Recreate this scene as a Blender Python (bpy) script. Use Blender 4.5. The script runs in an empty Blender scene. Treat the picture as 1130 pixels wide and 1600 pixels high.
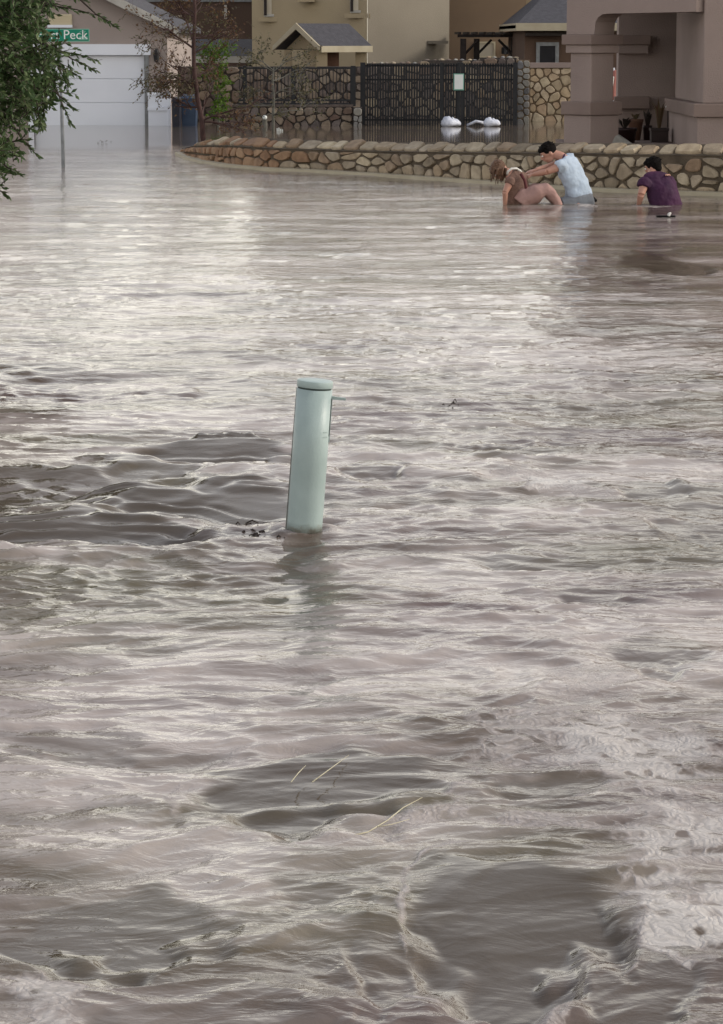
import bpy, math, random
import numpy as np
from mathutils import Vector, Matrix
random.seed(7)
R = math.radians
sc = bpy.context.scene
COL = sc.collection

# ------------------------------------------------------------------ camera
FPX, H, PITCH, CX, CY = 4400.0, 1.9, math.atan(740/4400.0), 565.0, 800.0
cs, sn = math.cos(PITCH), math.sin(PITCH)
cam_d = bpy.data.cameras.new('camera'); cam = bpy.data.objects.new('camera', cam_d); COL.objects.link(cam)
cam.location = (0, 0, H); cam.rotation_euler = (R(90)-PITCH, 0, 0)
cam_d.sensor_fit = 'VERTICAL'; cam_d.sensor_height = 24.0; cam_d.lens = FPX/1600*24.0
cam_d.clip_start = .1; cam_d.clip_end = 2000
sc.camera = cam

# ------------------------------------------------------------------ sky and sun
SUN_EL, SUN_AZ = 30.0, 86.0          # azimuth from +Y towards +X
w = bpy.data.worlds.new('World'); sc.world = w; w.use_nodes = True
nt = w.node_tree; nt.nodes.clear()
def N(t, **kw):
    n = nt.nodes.new(t)
    for k, v in kw.items(): setattr(n, k, v)
    return n
out = N('ShaderNodeOutputWorld'); bg = N('ShaderNodeBackground'); bg.inputs['Strength'].default_value = .1
sky = N('ShaderNodeTexSky', sky_type='NISHITA', sun_disc=False); sky.sun_elevation = R(SUN_EL); sky.sun_rotation = R(SUN_AZ)
tc = N('ShaderNodeTexCoord'); sep = N('ShaderNodeSeparateXYZ'); nt.links.new(tc.outputs['Generated'], sep.inputs[0])
ramp = N('ShaderNodeValToRGB'); cr = ramp.color_ramp
cr.elements[0].position = 0.0; cr.elements[0].color = (1.13, 1.07, .91, 1)
cr.elements[1].position = 1.0; cr.elements[1].color = (.27, .29, .33, 1)
for p, c in ((.15, (1.11, 1.05, .93, 1)), (.33, (.60, .585, .58, 1)), (.58, (.32, .325, .35, 1))):
    e = cr.elements.new(p); e.color = c
nz = N('ShaderNodeTexNoise'); nz.inputs['Scale'].default_value = 3.2; nz.inputs['Detail'].default_value = 5; nz.inputs['Roughness'].default_value = .55
mp = N('ShaderNodeMapping'); mp.inputs['Scale'].default_value = (1, 1, 2.6)
nt.links.new(tc.outputs['Generated'], mp.inputs[0]); nt.links.new(mp.outputs[0], nz.inputs['Vector'])
ad = N('ShaderNodeMath', operation='MULTIPLY_ADD'); ad.inputs[1].default_value = .5; ad.inputs[2].default_value = -.25
nt.links.new(nz.outputs['Fac'], ad.inputs[0])
ad2 = N('ShaderNodeMath', operation='ADD'); nt.links.new(sep.outputs['Z'], ad2.inputs[0]); nt.links.new(ad.outputs[0], ad2.inputs[1])
ad3 = N('ShaderNodeMath', operation='MULTIPLY_ADD'); ad3.inputs[1].default_value = -.11; nt.links.new(sep.outputs['X'], ad3.inputs[0]); nt.links.new(ad2.outputs[0], ad3.inputs[2]); nt.links.new(ad3.outputs[0], ramp.inputs[0])
mul = N('ShaderNodeVectorMath', operation='SCALE'); mul.inputs['Scale'].default_value = 9.6
nt.links.new(ramp.outputs[0], mul.inputs[0])
mx = N('ShaderNodeMix', data_type='RGBA'); mx.inputs['Factor'].default_value = .88
nt.links.new(sky.outputs[0], mx.inputs['A']); nt.links.new(mul.outputs[0], mx.inputs['B'])
nt.links.new(mx.outputs['Result'], bg.inputs['Color']); nt.links.new(bg.outputs[0], out.inputs[0])
sun_d = bpy.data.lights.new('sun', 'SUN'); sun_d.energy = 1.25; sun_d.angle = R(14); sun_d.color = (1, .93, .82)
sun = bpy.data.objects.new('sun', sun_d); COL.objects.link(sun); sun.location = (20, 20, 30)
sd = Vector((math.sin(R(SUN_AZ))*math.cos(R(SUN_EL)), math.cos(R(SUN_AZ))*math.cos(R(SUN_EL)), math.sin(R(SUN_EL))))
sun.rotation_euler = sd.to_track_quat('Z', 'Y').to_euler()
sc.view_settings.view_transform = 'Standard'; sc.view_settings.look = 'None'
sc.view_settings.exposure = 1.0; sc.view_settings.gamma = 1; sc.view_settings.use_curve_mapping = False

# ------------------------------------------------------------------ helpers
def W(px, py, Y):
    """the place that stands at distance Y on the sight line of a point of the photograph"""
    a, b = (px-CX)/FPX, -(py-CY)/FPX
    dy, dz = cs+b*sn, -sn+b*cs
    return Vector((a*Y/dy, Y, H+dz*Y/dy))
def G(px, py, z=0.0):
    a, b = (px-CX)/FPX, -(py-CY)/FPX
    dy, dz = cs+b*sn, -sn+b*cs
    t = (z-H)/dz
    return Vector((a*t, dy*t, z))
class MB:
    def __init__(s): s.v = []; s.f = []
    def add(s, vs, fs):
        o = len(s.v); s.v += [tuple(v) for v in vs]; s.f += [tuple(i+o for i in f) for f in fs]; return s
    def box(s, x0, x1, y0, y1, z0, z1):
        vs = [(x, y, z) for z in (z0, z1) for (x, y) in ((x0, y0), (x1, y0), (x1, y1), (x0, y1))]
        return s.add(vs, [(3, 2, 1, 0), (4, 5, 6, 7), (0, 1, 5, 4), (1, 2, 6, 5), (2, 3, 7, 6), (3, 0, 4, 7)])
    def prism(s, poly, vec):
        """extrude a planar polygon by a vector"""
        n = len(poly); vec = Vector(vec); p = [Vector(q) for q in poly]
        return s.add(p+[q+vec for q in p], [tuple(range(n))[::-1], tuple(range(n, 2*n))]+[(i, (i+1) % n, n+(i+1) % n, n+i) for i in range(n)])
    def tube(s, pts, rads, k=6, cap=True):
        pts = [Vector(p) for p in pts]
        if not hasattr(rads, '__len__'): rads = [rads]*len(pts)
        rings = []
        for i, p in enumerate(pts):
            t = (pts[min(i+1, len(pts)-1)]-pts[max(i-1, 0)])
            t = t.normalized() if t.length > 1e-9 else Vector((0, 0, 1))
            u = t.cross(Vector((0, 1, 0.01)))
            if u.length < .1: u = t.cross(Vector((1, 0, 0)))
            u.normalize(); v = t.cross(u)
            rings.append([p+(u*math.cos(2*math.pi*j/k)+v*math.sin(2*math.pi*j/k))*rads[i] for j in range(k)])
        vs = [q for r in rings for q in r]
        fs = [(i*k+j, i*k+(j+1) % k, (i+1)*k+(j+1) % k, (i+1)*k+j) for i in range(len(pts)-1) for j in range(k)]
        if cap: fs += [tuple(range(k))[::-1], tuple(range((len(pts)-1)*k, len(pts)*k))]
        return s.add(vs, fs)
    def loft(s, pts, wd, axis, k=18):
        """rounded body: cross sections (half width along axis, half depth) along a chain of points, round ends"""
        pts = [Vector(p) for p in pts]; axis = Vector(axis)
        rings = []
        def ring(p, t, a, b):
            u = (axis-t*axis.dot(t)); u.normalize(); v = t.cross(u)
            return [p+u*math.cos(2*math.pi*j/k)*a+v*math.sin(2*math.pi*j/k)*b for j in range(k)]
        n = len(pts)
        for i, p in enumerate(pts):
            t = (pts[min(i+1, n-1)]-pts[max(i-1, 0)]).normalized(); a, b = wd[i]
            m = min(a, b)
            if i == 0:
                for f in (.98, .8, .45): rings.append(ring(p-t*m*f*.8, t, a*math.sqrt(1-f*f), b*math.sqrt(1-f*f)))
            rings.append(ring(p, t, a, b))
            if i == n-1:
                for f in (.45, .8, .98): rings.append(ring(p+t*m*f*.8, t, a*math.sqrt(1-f*f), b*math.sqrt(1-f*f)))
        vs = [q for r in rings for q in r]; L = len(rings)
        fs = [(i*k+j, i*k+(j+1) % k, (i+1)*k+(j+1) % k, (i+1)*k+j) for i in range(L-1) for j in range(k)]
        fs += [tuple(range(k))[::-1], tuple(range((L-1)*k, L*k))]
        return s.add(vs, fs)
    def ball(s, c, r, k=14, m=9, rot=None):
        c = Vector(c); vs = []; rr = r if hasattr(r, '__len__') else (r, r, r)
        for i in range(m+1):
            ph = math.pi*(i/m*.98+.01)
            for j in range(k):
                q = Vector((rr[0]*math.sin(ph)*math.cos(2*math.pi*j/k), rr[1]*math.sin(ph)*math.sin(2*math.pi*j/k), rr[2]*math.cos(ph)))
                vs.append(c+(rot@q if rot else q))
        fs = [(i*k+j, (i+1)*k+j, (i+1)*k+(j+1) % k, i*k+(j+1) % k) for i in range(m) for j in range(k)]
        fs += [tuple(range(k)), tuple(range(m*k, (m+1)*k))[::-1]]
        return s.add(vs, fs)
    def mesh(s, name, mat=None, smooth=False):
        me = bpy.data.meshes.new(name); me.from_pydata(s.v, [], s.f); me.update()
        if mat: me.materials.append(mat)
        if smooth: me.polygons.foreach_set('use_smooth', [True]*len(me.polygons))
        return me
    def build(s, name, mat=None, parent=None, smooth=False, bevel=0):
        o = bpy.data.objects.new(name, s.mesh(name, mat, smooth)); COL.objects.link(o)
        if parent:
            o.parent = parent
            o.matrix_parent_inverse = Matrix.Translation(parent.location).inverted() if parent.type == 'EMPTY' else Matrix.Identity(4)
        if bevel:
            m = o.modifiers.new('bevel', 'BEVEL'); m.width = bevel; m.segments = 2; m.limit_method = 'ANGLE'
        return o
def tag(o, label=None, cat=None, group=None, kind=None):
    if label: o['label'] = label
    if cat: o['category'] = cat
    if group: o['group'] = group
    if kind: o['kind'] = kind
    return o
def thing(name, loc, label, cat, group=None):
    o = bpy.data.objects.new(name, None); COL.objects.link(o); o.location = loc; o.empty_display_size = .2
    return tag(o, label, cat, group)
def link_copy(mesh, name, parent, loc):
    o = bpy.data.objects.new(name, mesh); COL.objects.link(o); o.parent = parent
    o.location = Vector(loc)-parent.location
    return o

def srgb(r, g, b):
    f = lambda c: (c/255)/12.92 if c/255 <= .04045 else ((c/255+.055)/1.055)**2.4
    return (f(r), f(g), f(b), 1)
def mat(name, col, col2=None, rough=.7, nscale=3, bump=0, bscale=60, rnd=0, spec=.3, cols=None, metal=0, detail=5):
    """procedural surface: base colour blended with a second by noise, optional per-object variation, fine relief"""
    m = bpy.data.materials.new(name); m.use_nodes = True; t = m.node_tree; b = t.nodes['Principled BSDF']
    b.inputs['Roughness'].default_value = rough; b.inputs['Specular IOR Level'].default_value = spec; b.inputs['Metallic'].default_value = metal
    tcn = t.nodes.new('ShaderNodeTexCoord'); no = t.nodes.new('ShaderNodeTexNoise'); no.inputs['Scale'].default_value = nscale; no.inputs['Detail'].default_value = detail
    t.links.new(tcn.outputs['Object'], no.inputs['Vector'])
    mixn = t.nodes.new('ShaderNodeMix'); mixn.data_type = 'RGBA'
    c2 = col2 or tuple(c*.72 for c in col[:3])+(1,)
    rm = t.nodes.new('ShaderNodeMapRange'); rm.inputs[1].default_value = .3; rm.inputs[2].default_value = .7
    t.links.new(no.outputs['Fac'], rm.inputs[0]); t.links.new(rm.outputs[0], mixn.inputs['Factor'])
    mixn.inputs['B'].default_value = c2
    if cols:
        oi = t.nodes.new('ShaderNodeObjectInfo'); rp = t.nodes.new('ShaderNodeValToRGB'); rp.color_ramp.interpolation = 'LINEAR'
        rp.color_ramp.elements[0].color = cols[0]; rp.color_ramp.elements[0].position = 0
        rp.color_ramp.elements[1].color = cols[-1]; rp.color_ramp.elements[1].position = 1
        for i, c in enumerate(cols[1:-1]):
            e = rp.color_ramp.elements.new((i+1)/(len(cols)-1)); e.color = c
        t.links.new(oi.outputs['Random'], rp.inputs[0]); t.links.new(rp.outputs[0], mixn.inputs['A'])
        mm = t.nodes.new('ShaderNodeMix'); mm.data_type = 'RGBA'; mm.blend_type = 'MULTIPLY'; mm.inputs['Factor'].default_value = 1
        t.links.new(rp.outputs[0], mm.inputs['A']); mm.inputs['B'].default_value = (.62, .6, .58, 1)
        t.links.new(mm.outputs['Result'], mixn.inputs['B'])
    else: mixn.inputs['A'].default_value = col
    t.links.new(mixn.outputs['Result'], b.inputs['Base Color'])
    if bump:
        n2 = t.nodes.new('ShaderNodeTexNoise'); n2.inputs['Scale'].default_value = bscale; n2.inputs['Detail'].default_value = 6
        t.links.new(tcn.outputs['Object'], n2.inputs['Vector'])
        bp = t.nodes.new('ShaderNodeBump'); bp.inputs['Strength'].default_value = bump; bp.inputs['Distance'].default_value = .02
        t.links.new(n2.outputs['Fac'], bp.inputs['Height']); t.links.new(bp.outputs[0], b.inputs['Normal'])
    return m
C = lambda *a: tuple(a)+(1,)
M = dict(
 stucco_tan=mat('tan_stucco', C(.365,.295,.190), C(.31,.25,.165), .9, .6, .4, 40),
 stucco_tan_shaded=mat('shaded_tan_stucco', C(.215,.187,.148), C(.185,.16,.125), .9, .6, .4, 40),  # darker copy of the tan stucco: shade of the turned face as colour
 stucco_brown=mat('brown_stucco', C(.26,.182,.118), C(.215,.15,.10), .9, .5, .4, 40),
 stucco_dark=mat('dark_brown_stucco', C(0.109, 0.069, 0.050), C(0.086, 0.057, 0.044), .9, .4, .4, 30),
 stucco_mauve=mat('mauve_grey_stucco', C(.305,.238,.212), C(.255,.198,.178), .9, 1.3, .5, 60),
 stucco_taupe=mat('taupe_stucco', C(.345,.29,.268), C(.30,.252,.232), .9, .8, .4, 40),
 trim_mauve=mat('mauve_brown_trim', C(.225,.168,.145), C(.19,.14,.122), .9, 2, .4, 60),
 white=mat('white_paint', C(0.759, 0.782, 0.850), C(0.690, 0.713, 0.779), .5, .9),
 cream=mat('cream_paint', C(.60,.52,.36), C(.5,.43,.3), .6, 2),
 fascia=mat('weathered_white_fascia', C(.50,.48,.44), C(.33,.31,.28), .7, 4),
 fascia_tan=mat('tan_fascia', C(.42,.37,.27), C(.36,.31,.22), .7, 4),
 shingle=mat('grey_shingle', C(.075,.072,.082), C(.05,.048,.056), .85, 9, .6, 80),
 iron=mat('black_iron', C(.012,.013,.016), C(.02,.02,.022), .55, 8),
 grey_metal=mat('galvanised_metal', C(.22,.23,.24), C(.15,.155,.16), .5, 9, metal=.3),
 green_sign=mat('green_sign', C(.0,.21,.13), C(.0,.18,.11), .45, 5),
 sign_white=mat('white_lettering', C(.75,.78,.76), C(.7,.72,.7), .5, 5),
 sign_pale=mat('pale_green_print', C(.20,.42,.34), C(.18,.38,.3), .5, 5),
 pedestal=mat('sage_green_plastic', C(.335,.41,.40), C(.265,.33,.32), .42, 7, .08, 120, spec=.45),
 pedestal_dark=mat('weathered_grey_back', C(.22,.225,.205), C(.14,.14,.125), .7, 11, .3, 90),
 pedestal_wet=mat('muddy_wet_plastic', C(.12,.13,.115), C(.09,.09,.075), .25, 30, .1, 120),
 seam=mat('dark_seam', C(.05,.065,.06), C(.03,.04,.04), .6, 20),
 mortar=mat('brown_mortar', C(.13,.10,.07), C(.07,.054,.038), .95, 6, .8, 40),
 mortar_dark=mat('dark_mortar', C(.075,.062,.055), C(.045,.038,.035), .95, 6, .8, 40),
 mortar_tan=mat('tan_mortar', C(.17,.125,.08), C(.14,.1,.065), .95, 6, .5, 40),
 stone=mat('field_stone', None or C(.3,.25,.18), rough=.85, nscale=9, bump=.7, bscale=45, cols=[C(.46,.365,.25), C(.34,.275,.20), C(.54,.455,.33), C(.25,.20,.14), C(.42,.35,.26), C(.31,.215,.14), C(.55,.46,.32)]),
 stone_red=mat('rusty_stone', C(.3,.2,.12), rough=.9, nscale=9, bump=.7, bscale=45, cols=[C(.38,.22,.13), C(.28,.17,.10), C(.44,.29,.18), C(.24,.15,.10)]),
 stone_dark=mat('purple_grey_stone', C(.1,.09,.09), rough=.9, nscale=7, bump=.5, bscale=30, cols=[C(.20,.15,.12), C(.11,.09,.085), C(.28,.22,.165), C(.15,.125,.12), C(.33,.27,.2), C(.15,.10,.08)]),
 stone_tan=mat('sandy_stone', C(.5,.4,.3), rough=.85, nscale=6, bump=.5, bscale=30, cols=[C(.52,.40,.26), C(.44,.31,.19), C(.58,.48,.33), C(.50,.36,.24), C(.60,.50,.36), C(.42,.33,.22)]),
 stone_grey=mat('pale_grey_stone', C(.3,.3,.3), rough=.85, nscale=6, bump=.5, bscale=30, cols=[C(.26,.25,.24), C(.19,.19,.2), C(.34,.33,.30), C(.27,.25,.22)]),
 glass=mat('dark_glass', C(.02,.022,.025), C(.03,.03,.035), .1, 2, spec=.5),
 blind=mat('cream_blind', C(.52,.46,.36), C(.46,.40,.31), .8, 3),
 wood_dark=mat('dark_wood', C(.035,.026,.022), C(.02,.016,.014), .8, 9),
 bin_blue=mat('blue_bin_plastic', C(.045,.075,.13), C(.035,.055,.1), .5, 6),
 bin_navy=mat('navy_bin_plastic', C(.012,.014,.026), C(.02,.02,.03), .5, 6),
 bag=mat('white_plastic_bag', C(.66,.68,.76), C(.5,.52,.6), .4, 14, .5, 25),
 bark=mat('reddish_bark', C(.085,.045,.04), C(.05,.03,.028), .9, 14, .6, 60),
 bark_grey=mat('grey_bark', C(.15,.145,.125), C(.10,.095,.08), .9, 14, .6, 60),
 bark_dark=mat('dark_bark', C(.045,.032,.026), C(.03,.022,.018), .9, 14, .6, 60),
 soil=mat('wet_soil', C(.07,.055,.045), C(.05,.04,.033), .9, 2, .5, 20),
 skin=mat('skin', C(.44,.235,.17), C(.38,.19,.14), .5, 9, spec=.4),
 hair=mat('black_hair', C(.006,.0045,.0045), C(.009,.007,.006), .8, 60, .6, 180, spec=.08),
 hair_brown=mat('brown_hair', C(.15,.078,.045), C(.095,.05,.03), .5, 60, .6, 180),
 shirt_blue=mat('pale_blue_cotton', C(.43,.505,.60), C(.37,.44,.53), .8, 6, .25, 30),
 shirt_plum=mat('plum_cotton', C(.055,.012,.045), C(.03,.008,.03), .8, 4, .25, 30),
 cloth_pink=mat('dusty_pink_cotton', C(.37,.225,.195), C(.29,.175,.155), .8, 8, .25, 30),
 grey_wet=mat('wet_grey_cotton', C(.20,.215,.235), C(.15,.16,.18), .6, 8, .25, 30),
 pack=mat('brown_backpack_fabric', C(.185,.105,.08), C(.13,.075,.058), .8, 9, .5, 60),
 strap=mat('maroon_strap', C(.10,.018,.02), C(.07,.015,.016), .7, 20),
 white_trim=mat('white_webbing', C(.7,.68,.64), C(.62,.6,.56), .7, 20),
 red_cloth=mat('faded_red_canvas', C(.40,.17,.14), C(.33,.13,.11), .8, 6),
 pot=mat('dark_glazed_pot', C(.028,.012,.012), C(.018,.009,.009), .4, 8),
 terracotta=mat('terracotta', C(.13,.07,.045), C(.10,.05,.035), .8, 8),
 straw=mat('pale_straw', C(.5,.46,.34), C(.38,.34,.24), .7, 20),
 rubber=mat('black_rubber', C(.008,.007,.008), C(.012,.011,.011), .7, 9, spec=.1),
)
def muddy(m, z0, z1, col):
    # splashed silt above the waterline, broken up by noise
    t = m.node_tree; b = t.nodes['Principled BSDF']; src = b.inputs['Base Color'].links[0].from_socket
    g_ = t.nodes.new('ShaderNodeNewGeometry'); sp_ = t.nodes.new('ShaderNodeSeparateXYZ'); t.links.new(g_.outputs['Position'], sp_.inputs[0])
    no = t.nodes.new('ShaderNodeTexNoise'); no.inputs['Scale'].default_value = 34; no.inputs['Detail'].default_value = 8; no.inputs['Roughness'].default_value = .7; t.links.new(g_.outputs['Position'], no.inputs['Vector'])
    mr_ = t.nodes.new('ShaderNodeMapRange'); mr_.inputs[1].default_value = z0; mr_.inputs[2].default_value = z1; mr_.inputs[3].default_value = .62; mr_.inputs[4].default_value = -.18; mr_.clamp = True; t.links.new(sp_.outputs['Z'], mr_.inputs[0])
    a_ = t.nodes.new('ShaderNodeMath'); a_.operation = 'ADD'; t.links.new(mr_.outputs[0], a_.inputs[0]); t.links.new(no.outputs['Fac'], a_.inputs[1])
    r2_ = t.nodes.new('ShaderNodeMapRange'); r2_.inputs[1].default_value = .48; r2_.inputs[2].default_value = .72; r2_.inputs[4].default_value = .8; t.links.new(a_.outputs[0], r2_.inputs[0])
    mx_ = t.nodes.new('ShaderNodeMix'); mx_.data_type = 'RGBA'; t.links.new(r2_.outputs[0], mx_.inputs['Factor']); t.links.new(src, mx_.inputs['A']); mx_.inputs['B'].default_value = col
    t.links.new(mx_.outputs['Result'], b.inputs['Base Color'])
muddy(M['pedestal'], -.02, .07, C(.20, .185, .15)); muddy(M['stone'], .0, .10, C(.14, .115, .085))
def leafmat(name, cols, rough=.55):
    m = bpy.data.materials.new(name); m.use_nodes = True; t = m.node_tree; b = t.nodes['Principled BSDF']
    b.inputs['Roughness'].default_value = rough; b.inputs['Specular IOR Level'].default_value = .15
    g = t.nodes.new('ShaderNodeNewGeometry'); rp = t.nodes.new('ShaderNodeValToRGB')
    rp.color_ramp.elements[0].color = cols[0]; rp.color_ramp.elements[1].color = cols[-1]
    for i, c in enumerate(cols[1:-1]):
        e = rp.color_ramp.elements.new((i+1)/(len(cols)-1)); e.color = c
    t.links.new(g.outputs['Random Per Island'], rp.inputs[0]); t.links.new(rp.outputs[0], b.inputs['Base Color'])
    tr = t.nodes.new('ShaderNodeBsdfTranslucent'); t.links.new(rp.outputs[0], tr.inputs['Color'])
    mxs = t.nodes.new('ShaderNodeMixShader'); mxs.inputs[0].default_value = .25
    o = t.nodes['Material Output']; t.links.new(b.outputs[0], mxs.inputs[1]); t.links.new(tr.outputs[0], mxs.inputs[2]); t.links.new(mxs.outputs[0], o.inputs[0])
    return m
M['leaf_dark'] = leafmat('dark_olive_leaf', [C(.03,.055,.02), C(.06,.10,.035), C(.04,.07,.028), C(.09,.13,.05), C(.17,.21,.11)])
M['leaf_bright'] = leafmat('bright_green_leaf', [C(.07,.13,.014), C(.10,.18,.018), C(.045,.09,.012), C(.13,.20,.025)])
M['leaf_olive'] = leafmat('dull_olive_leaf', [C(.085,.085,.04), C(.13,.115,.06), C(.07,.06,.035), C(.15,.13,.09)])
M['leaf_rust'] = leafmat('rusty_leaf', [C(.12,.06,.035), C(.16,.10,.05), C(.09,.05,.035), C(.14,.12,.06)])

def window(parent, p0, p1, Y, frame_m, pane_m, fw=.05, sill=True, slab=None):
    """a framed window whose outer corners are two points of the facade at depth Y"""
    a, b = W(*p0, Y), W(*p1, Y); x0, x1, z1, z0 = a.x, b.x, a.z, b.z
    m = MB(); y0, y1 = Y-.06, Y+.05
    m.box(x0, x0+fw, y0, y1, z0, z1).box(x1-fw, x1, y0, y1, z0, z1).box(x0+fw, x1-fw, y0, y1, z1-fw, z1).box(x0+fw, x1-fw, y0, y1, z0, z0+fw)
    o = m.build('window', frame_m, parent)
    MB().box(x0+fw, x1-fw, Y-.02, Y+.02, z0+fw, z1-fw).build('pane', pane_m, o).matrix_parent_inverse = Matrix.Identity(4)
    if sill: MB().box(x0-.15, x1+.15, Y-.12, Y+.02, z0-.14, z0-.02).build('sill', slab, o).matrix_parent_inverse = Matrix.Identity(4)
    return o

# ------------------------------------------------------------------ voronoi stonework
def clip(poly, p, n):
    out = []
    for i in range(len(poly)):
        a, b = poly[i], poly[(i+1) % len(poly)]
        da = (a[0]-p[0])*n[0]+(a[1]-p[1])*n[1]; db = (b[0]-p[0])*n[0]+(b[1]-p[1])*n[1]
        if da <= 0: out.append(a)
        if (da < 0 < db) or (db < 0 < da):
            t = da/(da-db); out.append((a[0]+(b[0]-a[0])*t, a[1]+(b[1]-a[1])*t))
    return out
def voronoi(pts, x0, x1, z0, z1, sx=1.0):
    cells = []
    for i, p in enumerate(pts):
        poly = [(x0, z0), (x1, z0), (x1, z1), (x0, z1)]
        near = sorted(((q[0]-p[0])**2*sx+(q[1]-p[1])**2, j) for j, q in enumerate(pts) if j != i)[:16]
        for _, j in near:
            q = pts[j]; m = ((p[0]+q[0])/2, (p[1]+q[1])/2); poly = clip(poly, m, ((q[0]-p[0])*sx, q[1]-p[1]))
            if len(poly) < 3: break
        if len(poly) >= 3: cells.append(poly)
    return cells
def scatter(x0, x1, z0, z1, cw, ch, rnd, jit=.36):
    pts = []; nz_ = max(1, round((z1-z0)/ch)); ch = (z1-z0)/nz_
    for r in range(nz_):
        nx = max(1, round((x1-x0)/cw*rnd.uniform(.85, 1.15))); off = rnd.random()*.5
        for c in range(nx+1):
            pts.append((x0+(x1-x0)*(c+off)/nx+rnd.uniform(-jit, jit)*cw, z0+(r+.5)*ch+rnd.uniform(-jit, jit)*ch))
    return [p for p in pts if x0-.05 < p[0] < x1+.05]
def stone_mesh(poly, fmap, gap, depth, rnd, mt, sx=1):
    """one stone from its cell: rounded outline, bulging face; fmap(s, z, out) -> world"""
    cx = sum(p[0] for p in poly)/len(poly); cz = sum(p[1] for p in poly)/len(poly)
    ww = max(p[0] for p in poly)-min(p[0] for p in poly); hh = max(p[1] for p in poly)-min(p[1] for p in poly)
    if ww < gap*3 or hh < gap*3: return None
    kx, kz = max(.3, 1-2*gap/ww), max(.3, 1-2*gap/hh)
    q = [(cx+(p[0]-cx)*kx, cz+(p[1]-cz)*kz) for p in poly]
    # corner cutting
    r = []
    for i in range(len(q)):
        a, b = q[i], q[(i+1) % len(q)]
        if math.hypot(a[0]-b[0], a[1]-b[1]) < .012: continue
        r.append((a[0]*.77+b[0]*.23, a[1]*.77+b[1]*.23)); r.append((a[0]*.23+b[0]*.77, a[1]*.23+b[1]*.77))
    if len(r) < 4: return None
    n = len(r); d = depth*rnd.uniform(.55, 1.25); tx, tz = rnd.uniform(-.25, .25), rnd.uniform(-.25, .25)
    s = rnd.uniform(.80, .9)
    def o(x, z, k): return fmap(x, z, d*k*(1+tx*(x-cx)/(ww+.01)*2+tz*(z-cz)/(hh+.01)*2))
    vs = [fmap(x, z, -.03) for x, z in r]+[o(x, z, .62+rnd.uniform(-.08, .08)) for x, z in [(cx+(x-cx)*.97, cz+(z-cz)*.97) for x, z in r]]
    vs += [o(cx+(x-cx)*s, cz+(z-cz)*s, 1+rnd.uniform(-.06, .06)) for x, z in r]
    fs = [(i, (i+1) % n, n+(i+1) % n, n+i) for i in range(n)]+[(n+i, n+(i+1) % n, 2*n+(i+1) % n, 2*n+i) for i in range(n)]+[tuple(range(2*n, 3*n))]
    me = MB().add(vs, fs).mesh('stone', mt)
    return me
def stones(parent, cells, fmap, gap, depth, seed, mt, name='stone', limit=290, pick=None):
    rnd = random.Random(seed); k = 0
    for c in cells:
        m_ = pick(c, rnd) if pick else mt
        me = stone_mesh(c, fmap, gap, depth, rnd, m_)
        if me is None: continue
        o = bpy.data.objects.new(name, me); COL.objects.link(o); o.parent = parent
        if parent.type == 'EMPTY': o.matrix_parent_inverse = Matrix.Translation(parent.location).inverted()
        k += 1
        if k >= limit: break
    return k
def face_map(x0, Y):
    return lambda s, z, o: Vector((s, Y-o, z))

# ------------------------------------------------------------------ ground
g = MB().add([(-600, -300, -.62), (600, -300, -.62), (600, 900, -.62), (-600, 900, -.62)], [(0, 1, 2, 3)]).build('ground', M['soil'])
tag(g, kind='structure')

# ------------------------------------------------------------------ flood water
_prm = np.random.RandomState(11).permutation(256); _prm = np.concatenate([_prm, _prm, _prm])
def perlin(x, y, seed=0):
    xi = np.floor(x).astype(np.int64); yi = np.floor(y).astype(np.int64); xf = x-xi; yf = y-yi
    u = xf*xf*xf*(xf*(xf*6-15)+10); v = yf*yf*yf*(yf*(yf*6-15)+10)
    def gr(ix, iy, dx, dy):
        h = _prm[(_prm[(ix+seed*17) & 255]+(iy+seed*31)) & 255]; a = h*(2*np.pi/256)
        return np.cos(a)*dx+np.sin(a)*dy
    a = gr(xi, yi, xf, yf); b = gr(xi+1, yi, xf-1, yf); c = gr(xi, yi+1, xf, yf-1); d = gr(xi+1, yi+1, xf-1, yf-1)
    return ((a+u*(b-a))+v*((c+u*(d-c))-(a+u*(b-a))))*1.5
def sstep(a, b, x):
    t = np.clip((x-a)/(b-a), 0, 1); return t*t*(3-2*t)
# upwellings and standing-wave faces: (px, py, half width px, half height px, tilt towards the viewer, calm 0..1)
PATCH = [(330, 722, 155, 26, .11, 1.1), (290, 788, 225, 28, .12, 1.1), (110, 830, 225, 32, .12, 1.1), (60, 765, 150, 32, .08, .75), (180, 750, 140, 22, .08, .7),
 (835, 1450, 165, 108, .075, 1.1), (505, 1240, 200, 82, .06, 1.0), (150, 1430, 160, 62, .05, .8), (600, 1480, 90, 60, .05, .45),
 (1060, 1570, 130, 60, .05, .75), (860, 890, 120, 18, .07, .6), (1040, 415, 90, 20, .05, .8), (1090, 800, 90, 40, .05, .5), (590, 745, 70, 14, .10, .6), (860, 1235, 110, 30, .05, .6),
 (330, 612, 110, 12, .06, .5), (60, 590, 100, 22, .05, .35), (80, 1170, 130, 26, .05, .4), (950, 950, 90, 16, .07, .5), (1050, 1050, 100, 30, .05, .45),
 (1000, 520, 160, 16, .04, .35), (520, 1400, 120, 30, .04, .35), (300, 1560, 200, 40, .04, .4), (250, 1180, 120, 20, .04, .4), (1000, 775, 80, 12, .07, .6)]
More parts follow.
